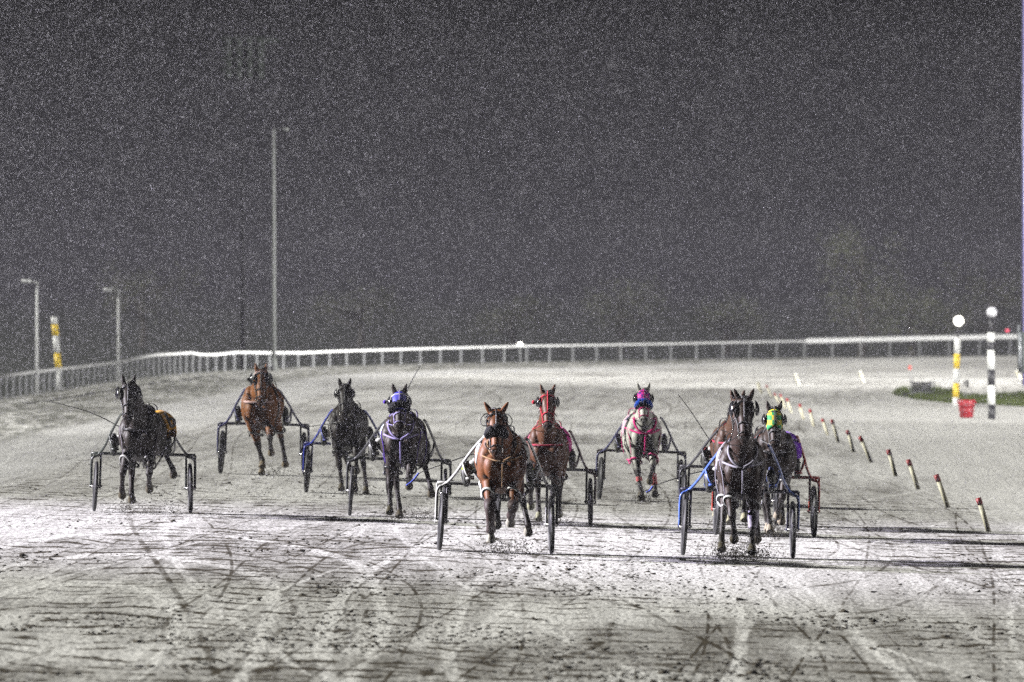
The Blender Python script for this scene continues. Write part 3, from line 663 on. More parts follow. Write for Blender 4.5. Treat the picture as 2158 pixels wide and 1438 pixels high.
def cfl(fl, i, j): return fl * min(1, i * 1.8) ** 0.7 * (0.30 + 0.70 * min(1, max(0, j) * 1.3))
def tack(H):
    P = H.P; root = H.root; hp, hc, L, Ff, d = H.hp, H.hc, H.L, H.Ff, H.d
    bri = cloth_mat(*P['bridle']) if P.get('bridle') else LEATHER
    acc = cloth_mat(*P['accent']) if P.get('accent') else LEATHER
    # hood
    if P.get('hood'):
        b2 = NB(); ts = [0.015, 0.06, 0.12, 0.20, 0.28, 0.36, 0.44, 0.50]; seg = 28; rings = []
        for t in ts: rings.append([b2.verts.new(hp(t, 2 * math.pi * k / seg, 1.0, 0.012)) for k in range(seg)])
        for i in range(len(ts) - 1):
            for k in range(seg):
                ph = 360 * (k + .5) / seg; dd = min(abs(ph - 35), abs(ph - 145))
                if 0.17 < ts[i] + 0.04 < 0.34 and (min(ph, abs(180 - ph)) < 30 or dd < 22 and False): continue
                b2.faces.new((rings[i][k], rings[i][(k + 1) % seg], rings[i + 1][(k + 1) % seg], rings[i + 1][k]))
        o = obj('hood', b2, P['hood'], root); md = o.modifiers.new('t', 'SOLIDIFY'); md.thickness = 0.006; md.offset = 1
        b2 = NB(); tube(b2, [hp(0.10, R(a), 1.0, 0.016) for a in range(10, 171, 16)], 0.009, 8); obj('hood_band', b2, WHITEW if P.get('hoodband') else acc, root)
    # bridle: crown, brow, cheeks, noseband, centre strap
    b2 = NB()
    tube(b2, [hp(0.12, R(a), 1.0, 0.012) for a in range(0, 360, 15)], (0.006, 0.013), 6, closed=True)
    tube(b2, [hp(0.58, R(a), 1.0, 0.010) for a in range(0, 360, 15)], (0.006, 0.012), 6, closed=True)
    tube(b2, [hp(0.80, R(a), 1.0, 0.010) for a in range(0, 360, 15)], (0.005, 0.009), 6, closed=True)
    for sx in (0, 180):
        tube(b2, [hp(t, R(sx + (25 if sx == 0 else -25) * (0 if t > .2 else 0)), 1.0, 0.012) for t in (0.05, 0.12, 0.22, 0.34, 0.46, 0.58, 0.70, 0.84)], 0.009, 6)
    if not P.get('hood'): tube(b2, [hp(t, R(90), 1.0, 0.010) for t in (0.02, 0.12, 0.22, 0.34, 0.46, 0.58)], (0.010, 0.005), 6)
    tube(b2, [hp(0.12, R(70)), hp(0.2, R(50), 1, .012), hp(0.35, R(25), 1, .012), hp(0.58, R(12), 1, .012)], 0.005, 6)
    tube(b2, [hp(0.12, R(110)), hp(0.2, R(130), 1, .012), hp(0.35, R(155), 1, .012), hp(0.58, R(168), 1, .012)], 0.005, 6)
    obj('bridle', b2, bri, root)
    if P.get('browband'):
        b2 = NB(); tube(b2, [hp(0.07, R(a), 1.0, 0.016) for a in range(10, 171, 16)], 0.012, 8); obj('browband', b2, cloth_mat(*P['browband']), root)
    for sx in (-1, 1):
        b2 = NB(); c = hc(0.84) + L * (sx * 0.075) + Ff * 0.0
        tube(b2, [c + Ff * 0.03 * math.cos(a) + d * 0.03 * math.sin(a) for a in [k * math.pi / 6 for k in range(12)]], 0.005, 6, closed=True, lat=L); obj('bit_ring', b2, BRASS, root)
    # blinker cups
    if P.get('cups', True):
        for sx in (-1, 1):
            b2 = NB(); c = hc(0.225) + L * (sx * (0.10 + 0.02)) - Ff * 0.0; seg = 16; rg = []
            k_ = P.get('cupk', 1.0)
            for j in range(6):
                q = j / 5; rr = math.sin(q * math.pi / 2); off = (1 - math.cos(q * math.pi / 2))
                rg.append([b2.verts.new(c + L * (sx * (0.055 * k_ * math.cos(q * 1.3))) * (1.0) + Ff * (0.05 * math.cos(2 * math.pi * i / seg) * rr + 0.045 * off) * k_ + d * (0.082 * k_ * math.sin(2 * math.pi * i / seg) * rr) ) for i in range(seg)])
            for j in range(5):
                for i in range(seg): b2.faces.new((rg[j][i], rg[j][(i + 1) % seg], rg[j + 1][(i + 1) % seg], rg[j + 1][i]))
            bmesh.ops.remove_doubles(b2, verts=b2.verts, dist=0.0005)
            o = obj('blinker_cup', b2, mat('black_gloss', (0.010, 0.010, 0.012), 0.2, 0.7, var=0.1), root); md = o.modifiers.new('t', 'SOLIDIFY'); md.thickness = 0.008
    if P.get('glasses'):
        for sx in (-1, 1):
            b2 = NB(); c = hc(0.24) + L * (sx * 0.115) + Ff * 0.10
            tube(b2, [c + L * (sx * 0.075 * math.cos(a)) + d * 0.085 * math.sin(a) - Ff * 0.04 * abs(math.cos(a)) for a in [k * math.pi / 9 for k in range(18)]], 0.006, 6, closed=True, lat=Ff); obj('eye_guard', b2, LEATHER, root)
    # shadow roll
    if P.get('roll'):
        t0 = P.get('rollt', 0.50)
        b2 = NB(); pts = [hp(t0, R(a), 1.0, 0.036) + d * (-0.02 + 0.02 * abs(math.cos(R(a)))) for a in range(-20, 201, 11)]
        n_ = len(pts); tube(b2, pts, [0.030 + 0.024 * math.sin(math.pi * i / (n_ - 1)) for i in range(n_)], 16)
        for v_ in b2.verts: v_.co += Vector((mnoise.noise(v_.co * 45), mnoise.noise(v_.co * 45 + V(9, 0, 0)), mnoise.noise(v_.co * 45 + V(0, 9, 0)))) * 0.010
        obj('shadow_roll', b2, mat('fleece_' + P['roll'][0], P['roll'][1], 0.95, 0.1, var=0.3, scale=60, bump=1.0, bscale=120), root)
    if P.get('plume'):
        b2 = NB(); ball(b2, hc(0.24) - L * 0.20 + Ff * 0.04, 0.03); obj('pompom', b2, cloth_mat(*P['plume']), root)
    # saddle, girth, breastcollar
    b2 = NB(); tube(b2, [body_pt(-0.25, R(a), 1.0, 0.012) for a in range(0, 360, 12)], (0.055, 0.012), 6, closed=True, lat=(0, 1, 0)); obj('girth', b2, acc if P.get('accentgirth') else LEATHER, root)
    b2 = NB(); tube(b2, [body_pt(-0.25, R(a), 1.0, 0.030) for a in range(35, 146, 10)], (0.075, 0.016), 8, lat=(0, 1, 0)); tube(b2, [V(0, -0.25, 1.50), V(0, -0.25, 1.58)], 0.015, 8)
    obj('saddle', b2, LEATHER, root)
    for sx in (-1, 1):
        b2 = NB(); c = V(sx * 0.10, -0.25, 1.545); tube(b2, [c + V(0.024 * math.cos(a), 0, 0.024 * math.sin(a)) for a in [k * math.pi / 5 for k in range(10)]], 0.004, 6, closed=True, lat=(0, 1, 0)); obj('terret', b2, BRASS, root)
    bc = NB(); m_bc = cloth_mat(*P['collar']) if P.get('collar') else LEATHER
    w_ = P.get('collarw', 0.016)
    side = [V(sx * 0.285, -0.30, 1.22) for sx in (-1, 1)]
    if P.get('vcollar'):
        for sx in (-1, 1):
            tube(bc, spline([V(sx * 0.15, -0.66, 1.46), V(sx * 0.175, -0.86, 1.34), V(sx * 0.12, -0.955, 1.22), V(0, -0.975, 1.145)], 4), w_, 8)
            tube(bc, spline([V(sx * 0.29, -0.40, 1.24), V(sx * 0.235, -0.78, 1.21), V(sx * 0.10, -0.96, 1.16), V(0, -0.985, 1.14)], 4), w_ * 0.8, 8)
        tube(bc, spline([V(0, -0.98, 1.15), V(0, -0.93, 1.0), V(0, -0.80, 0.84), V(0, -0.5, 0.75)], 4), w_ * 0.7, 8)
    else:
        tube(bc, spline([V(-0.30, -0.30, 1.24), V(-0.27, -0.62, 1.22), V(-0.17, -0.90, 1.21), V(0, -0.955, 1.20), V(0.17, -0.90, 1.21), V(0.27, -0.62, 1.22), V(0.30, -0.30, 1.24)], 5), w_, 8)
        [tube(bc, spline([V(q * 0.24, -0.74, 1.24), V(q * 0.20, -0.62, 1.40), V(q * 0.06, -0.48, 1.545)], 5), w_ * 0.5, 8) for q in (-1, 1)]
    obj('breast_collar', bc, m_bc, root)
    # hanging straps down to the leg loops (hobble hangers)
    if P.get('hangers'):
        hm = cloth_mat(*P['hangers'])
        for sx in (-1, 1):
            b2 = NB(); tube(b2, spline([V(sx * 0.15, -0.62, 1.50), V(sx * 0.27, -0.70, 1.25), V(sx * 0.245, -0.80, 1.05), V(sx * 0.215, -0.76, 0.80)], 5), (0.015, 0.006), 8, lat=(0, 1, 0)); obj('hobble_hanger', b2, hm, root)
            b2 = NB(); tube(b2, spline([V(sx * 0.10, 0.30, 1.50), V(sx * 0.285, 0.32, 1.25), V(sx * 0.31, 0.30, 1.0), V(sx * 0.27, 0.28, 0.80)], 5), (0.015, 0.006), 8, lat=(0, 1, 0)); obj('hobble_hanger', b2, hm, root)
    if P.get('hobbles'):
        hm = mat('plastic_' + P['hobbles'][0], P['hobbles'][1], 0.35, 0.5, var=0.06)
        for key, (A, kn, ft, hf, fr) in H.leg.items():
            c = A.lerp(kn, 0.55 if fr else 0.6); ax = (kn - A).normalized(); e1 = V(1, 0, 0); e1 = (e1 - ax * e1.dot(ax)).normalized(); e2 = ax.cross(e1)
            b2 = NB(); rr = 0.084 if fr else 0.098
            tube(b2, [c + e1 * rr * math.cos(a) + e2 * rr * 1.15 * math.sin(a) + ax * 0.05 * math.cos(a + 0.6) for a in [k * math.pi / 10 for k in range(20)]], 0.016, 8, closed=True, lat=ax); obj('hobble_loop', b2, hm, root)
        for sd in ('l', 'r'):
            if 'f' + sd in H.leg and 'h' + sd in H.leg:
                a, b_ = H.leg['f' + sd], H.leg['h' + sd]; p0 = a[0].lerp(a[1], .55) + V((-.09 if sd == 'l' else .09), 0.08, -0.03); p1 = b_[0].lerp(b_[1], .6) + V((-.09 if sd == 'l' else .09), -0.10, 0)
                b2 = NB(); tube(b2, spline([p0, p0.lerp(p1, .5) - V(0, 0, 0.03), p1], 4), 0.012, 8); obj('hobble_strap', b2, hm, root)
    # leg boots
    for key, (nm, colr, a0, a1) in P.get('boots', {}).items():
        A, kn, ft, hf, fr = H.leg[key]
        def lp(t): return A.lerp(kn, t) if t <= 1 else kn.lerp(ft, t - 1) if t <= 2 else ft.lerp(hf, t - 2)
        def lr(t): return float(np.interp(t, [0, .35, .75, 1, 1.25, 1.7, 2.0, 2.6, 3], [.10, .085, .058, .060, .044, .042, .052, .048, .055]))
        b2 = NB(); n_ = 8; ts = [a0 + (a1 - a0) * i / n_ for i in range(n_ + 1)]
        tube(b2, [lp(t) for t in ts], [(lr(t) + .008, lr(t) + .012) for t in ts], 14)
        b3 = mat('boot_' + nm, colr, 0.6, 0.3, var=0.15, scale=20); obj('leg_boot', b2, b3, root)
    # reins
    for sx in (-1, 1):
        b2 = NB(); c = hc(0.84) + L * (sx * 0.085)
        tube(b2, spline([c, V(sx * 0.20, -0.75, 1.40 + P.get('hz', 0) * .3), V(sx * 0.10, -0.25, 1.545), V(sx * 0.17, 0.6, 1.50), V(sx * 0.13, 1.60, 1.09)], 6), (0.010, 0.004), 6); obj('rein', b2, bri, root)
    b2 = NB(); tube(b2, spline([hp(0.56, R(90), 1, .01), hp(0.2, R(90), 1, .03), hp(0.0, R(90), 1, .05), V(P.get('hx', 0) * .6, -0.95, 1.78 + P.get('hz', 0)), V(0, -0.27, 1.59)], 5), (0.007, 0.004), 6); obj('check_rein', b2, bri, root)
    # side cloths
    for (sx, nm, colr, fl) in P.get('cloths', []):
        b2 = NB(); nu, nv_ = 9, 7; vs = []
        for i in range(nu):
            for j in range(nv_):
                a = R(52 - i * 7.6); y = -0.14 + j * P.get('clothdy', 0.055)
                p = body_pt(y, a, 1.0, 0.018 + cfl(fl, i / (nu - 1), j / (nv_ - 1)) + 0.006 * math.sin(j * 2.2 + i))
                vs.append(b2.verts.new(V(sx * p.x, p.y, p.z)))
        for i in range(nu - 1):
            for j in range(nv_ - 1): b2.faces.new((vs[i * nv_ + j], vs[i * nv_ + j + 1], vs[(i + 1) * nv_ + j + 1], vs[(i + 1) * nv_ + j]))
        o = obj('saddle_cloth', b2, cloth_mat(nm, colr), root); md = o.modifiers.new('t', 'SOLIDIFY'); md.thickness = 0.006
        if P.get('number') and sx > 0:
            cu = bpy.data.curves.new('numeral', 'FONT'); cu.body = P['number']; cu.size = 0.24; cu.extrude = 0.003; cu.align_x = 'CENTER'; cu.align_y = 'CENTER'; cu.offset = 0.002
            tmp = bpy.data.objects.new('numeral', cu); COL.objects.link(tmp); dg = bpy.context.evaluated_depsgraph_get(); me = bpy.data.meshes.new_from_object(tmp.evaluated_get(dg), depsgraph=dg); bpy.data.objects.remove(tmp)
            b4 = NB(); b4.from_mesh(me)
            bmesh.ops.subdivide_edges(b4, edges=b4.edges[:], cuts=1)
            for v_ in b4.verts:      # wrap on the cloth: u runs back along y, v runs up the flank
                uu, vv, ww = v_.co; y = -0.045 + uu * 0.95; i_ = 4.2 - vv / 0.24 * 5.6; a = R(52 - i_ * 7.6); jj = (y + 0.14) / P.get('clothdy', 0.055)
                p = body_pt(y, a, 1.0, 0.028 + ww + cfl(fl, max(0, i_ / (nu - 1)), jj / (nv_ - 1)) + 0.006 * math.sin(jj * 2.2 + i_)); v_.co = V(sx * p.x, p.y, p.z)
            obj('numeral', b4, mat('numeral_black', (0.01, 0.01, 0.012), 0.6), o)

# ================================================================== SULKY
TYRE = mat('rubber_tyre', (0.02, 0.02, 0.021), 0.6, var=0.2)
def make_sulky(P, loc, rz, scale):
    t = thing('racing_sulky', P['slabel'], 'sulky', loc, rz, 'racing sulkies', scale)
    fm = mat('sulky_' + P['sulky'][0], P['sulky'][1], 0.35, 0.5, var=0.12, scale=10)
    am = mat('sulky_' + P['arch'][0], P['arch'][1], 0.4, 0.5, var=0.12, scale=10) if P.get('arch') else fm
    disc = mat('wheel_disc', (0.02, 0.02, 0.022), 0.5, 0.25, var=0.35, scale=7)
    hA = 0.825
    b = NB(); tube(b, spline([(-.735, 0, hA + .0), (-.3, 0, hA), (.3, 0, hA), (.735, 0, hA)], 3), (0.018, 0.022), 8, lat=(0, 1, 0)); obj('arch_bar', b, am, t)
    for sx in (-1, 1):
        b = NB(); tube(b, spline([(sx * .25, -1.80, 1.41), (sx * .285, -1.62, 1.385), (sx * .36, -1.2, 1.27), (sx * .455, -.75, 1.10), (sx * .52, -.40, 0.97), (sx * .60, -.08, 0.85), (sx * .66, -0.03, .80), (sx * .715, -.03, .765), (sx * .735, -.02, .68), (sx * .735, 0, 0.37)], 5), 0.0185, 10); obj('shaft', b, fm, t)
        b = NB(); tube(b, spline([(sx * .455, -.75, 1.08), (sx * .452, -.5, 0.98), (sx * .44, -.2, 0.89), (sx * .40, -.02, .835)], 4), 0.016, 8); obj('shaft_brace', b, fm, t)
        b = NB(); tube(b, [(sx * .735, 0, hA), (sx * .735, 0.01, .33)], 0.014, 8); tube(b, [(sx * .605, 0, hA), (sx * .612, 0.01, .33)], 0.016, 8)
        tube(b, [(sx * .58, 0, .36), (sx * .76, 0, .36)], 0.014, 8); tube(b, [(sx * .735, 0, hA - .07), (sx * .61, 0, hA - .03)], 0.009, 6); obj('wheel_fork', b, am, t)
        w = bpy.data.objects.new('wheel', None); COL.objects.link(w); w.parent = t; w.location = (sx * .673, 0, 0.355); w.empty_display_size = 0.1
        cam_ = R(P.get('camber', 2.0)) * sx; w.rotation_euler = (0, -cam_, R(P.get('toe', 0)))
        b = NB(); tube(b, [(0, 0.333 * math.cos(a), 0.333 * math.sin(a)) for a in [k * 2 * math.pi / 48 for k in range(48)]], (0.025, 0.025), 10, closed=True, lat=(1, 0, 0)); obj('tyre', b, TYRE, w)
        b = NB(); tube(b, [(x_, 0, 0) for x_ in (-.042, -.036, -.012, .012, .036, .042)], [.03, .05, .318, .318, .05, .03], 48); obj('wheel_disc', b, disc, w)
        b = NB(); tube(b, [(-.062, 0, 0), (.062, 0, 0)], 0.020, 12); obj('hub', b, BRASS, w)
        b = NB(); tube(b, spline([(sx * .46, -.72, 1.09), (sx * .44, -.80, 1.0), (sx * .40, -.84, 0.93), (sx * .33, -.82, .93)], 4), 0.012, 8); box(b, (sx * .375, -.80, .90), (.10, .05, .03)); obj('footrest', b, fm, t)
    b = NB()
    for sx in (-1, 1): tube(b, spline([(sx * .12, 0, hA + .01), (sx * .11, .14, .80), (sx * .10, .30, .80)], 4), .013, 8)
    obj('seat_bracket', b, am, t)
    b = NB(); ball(b, (0, .22, .845), (.19, .17, .035)); obj('seat', b, LEATHER, t)
    return t

# ================================================================== DRIVER
SKIN = mat('skin', (0.42, 0.24, 0.17), 0.5)
HELM = {}
def make_driver(P, loc, rz, scale):
    nm, jc = P['jacket']; root = thing('person', P['dlabel'], 'person', loc, rz, 'sulky drivers', scale)
    b = NB()
    tube(b, [(0, .16, .93), (0, .27, .96), (0, .45, 1.01), (0, .63, 1.07), (0, .75, 1.11), (0, .81, 1.13)], [(.15, .12), (.165, .115), (.15, .11), (.175, .12), (.17, .10), (.09, .07)], 18)
    tube(b, [(0, .78, 1.12), (0, .84, 1.18), (0, .86, 1.22)], [(.06, .06), (.055, .055), (.06, .06)], 12)
    ball(b, (0, .865, 1.28), (.076, .095, .115)); ball(b, (0, .80, 1.22), (.045, .04, .04)); ball(b, (0, .765, 1.275), (.013, .02, .022))
    for sx in (-1, 1):
        ball(b, (sx * .076, .875, 1.275), (.012, .02, .03))
        K_ = V(sx * .27, -.20, 1.06); An = V(sx * .365, -.60, .99)
        tube(b, [(sx * .09, .18, .93), (sx * .15, .05, .97), (sx * .22, -.1, 1.03), K_, K_.lerp(An, .35), K_.lerp(An, .8), An], [.095, .09, .075, .06, .055, .042, .04], 12)
        tube(b, [An + V(0, .03, -.03), An + V(sx * .01, -.05, -.02), An + V(sx * .012, -.07, .06), An + V(sx * .014, -.08, .14)], [(.04, .04), (.042, .04), (.04, .032), (.03, .02)], 10)
        E = V(sx * .30, .46, 0.98); Hn = V(sx * .13, .18, 1.08)
        tube(b, [(sx * .15, .74, 1.11), (sx * .20, .70, 1.09), E, E.lerp(Hn, .5), Hn], [.07, .06, .048, .042, .03], 12)
        # hand: palm, four curled fingers, thumb
        ball(b, Hn + V(0, -.04, .0), (.022, .045, .042))
        for k, ln in enumerate((.030, .036, .033, .026)):
            z0 = .030 - k * .021; p0 = Hn + V(-sx * .005, -.075, z0); p1 = p0 + V(-sx * .010, -ln, 0); p2 = p1 + V(-sx * .026, -.004, -.002); p3 = p2 + V(-sx * .012, .022, 0)
            tube(b, [p0, p1, p2, p3], [.0098, .0095, .009, .008], 8)
        tube(b, [Hn + V(-sx * .01, -.03, .04), Hn + V(-sx * .022, -.06, .052), Hn + V(-sx * .030, -.088, .046)], [.012, .010, .009], 8)
    me = remesh(b, 0.008, 2); obj('body', me, mat('suit_' + nm, jc, 0.55, 0.3, var=0.2, scale=6), root)
    for sx in (-1, 1):
        K_ = V(sx * .27, -.20, 1.06); An = V(sx * .365, -.60, .99)
        b = NB(); tube(b, [(sx * .10, .18, .93), (sx * .15, .05, .97), (sx * .22, -.1, 1.03), K_, K_.lerp(An, .35), K_.lerp(An, .75)], [.108, .103, .088, .074, .070, .060], 14)
        obj('trouser_leg', b, cloth_mat('driver_white', (.62, .62, .60)), root)
    b = NB(); ball(b, (0, .875, 1.255), (.0795, .0985, .10), 20, 14)
    for v_ in list(b.verts):
        if v_.co.z > 1.32 or v_.co.y > .855: b.verts.remove(v_)
    obj('face', b, SKIN, root)
    for sx in (-1, 1):
        b = NB(); ball(b, (sx * .031, .783, 1.282), .010); obj('eye', b, mat('eye_white', (.5, .5, .5), .2), root)
    b = NB(); ball(b, (0, .882, 1.315), (.112, .132, .105), 24, 14)
    for v_ in list(b.verts):
        if v_.co.z < 1.28: b.verts.remove(v_)
    o = obj('helmet', b, mat('helmet_' + P['helmet'][0], P['helmet'][1], 0.25, 0.5, var=0.05), root); md = o.modifiers.new('t', 'SOLIDIFY'); md.thickness = .012
    b = NB(); tube(b, spline([(-.078, .84, 1.285), (-.04, .765, 1.285), (.04, .765, 1.285), (.078, .84, 1.285)], 4), (.020, .008), 8, lat=(0, 0, 1)); obj('goggles', b, mat('goggle_lens', (.02, .02, .03), .1, .8), root)
    for sx in (-1, 1):
        bx_, by_, bz_ = sx * .385, -.70, .93
        b = NB(); tube(b, [(bx_ - sx * .012, by_ + .10, bz_ + .15), (bx_, by_ + .06, bz_ + .06), (bx_, by_ + .03, bz_ - .02)], [(.058, .060), (.055, .062), (.05, .06)], 14)
        tube(b, [(bx_ + sx * .0, by_ + .03, bz_ - .10), (bx_, by_ - .01, bz_ - .07), (bx_ - sx * .004, by_ - .02, bz_ + .02), (bx_ - sx * .012, by_ - .03, bz_ + .12), (bx_ - sx * .018, by_ - .02, bz_ + .165)],
             [(.040, .035), (.050, .042), (.045, .040), (.055, .038), (.034, .02)], 14)
        obj('boot', remesh(b, .009, 2), mat('rubber_boot', (.022, .024, .016), .45, var=.3, scale=15), root)
        b = NB(); tube(b, [(bx_ - sx * .012 + .064 * math.cos(a), by_ + .0 + .062 * math.sin(a), bz_ + .10) for a in [k * math.pi / 8 for k in range(16)]], (.006, .014), 6, closed=True, lat=(1, 0, 0))
        obj('boot_strap', b, cloth_mat(*P['bootstrap']), root)
    return root

# ================================================================== THE FIELD
def checker(name, c1, c2, scale):
    m = bpy.data.materials.new(name); m.use_nodes = True; n = m.node_tree.nodes; l = m.node_tree.links; b = n['Principled BSDF']; b.inputs['Roughness'].default_value = .7
    tc = n.new('ShaderNodeTexCoord'); ck = n.new('ShaderNodeTexChecker'); ck.inputs['Scale'].default_value = scale; ck.inputs['Color1'].default_value = (*c1, 1); ck.inputs['Color2'].default_value = (*c2, 1)
    mp = n.new('ShaderNodeMapping'); mp.inputs['Location'].default_value = (.031, .017, .022); mp.inputs['Scale'].default_value = (1, .2, 1)
    l.new(tc.outputs['Object'], mp.inputs['Vector']); l.new(mp.outputs[0], ck.inputs['Vector']); l.new(ck.outputs['Color'], b.inputs['Base Color']); return m
PURPLE = (0.08, 0.02, 0.42); BLUE = (0.03, 0.07, 0.42); PINK = (0.80, 0.02, 0.26); MAG = (0.75, 0.02, 0.35)
DARK = (0.020, 0.016, 0.014); BAY = (0.20, 0.062, 0.020); CHEST = (0.23, 0.088, 0.028); DBAY = (0.050, 0.026, 0.016)
WB = ('dark', (0.02, 0.02, 0.022))
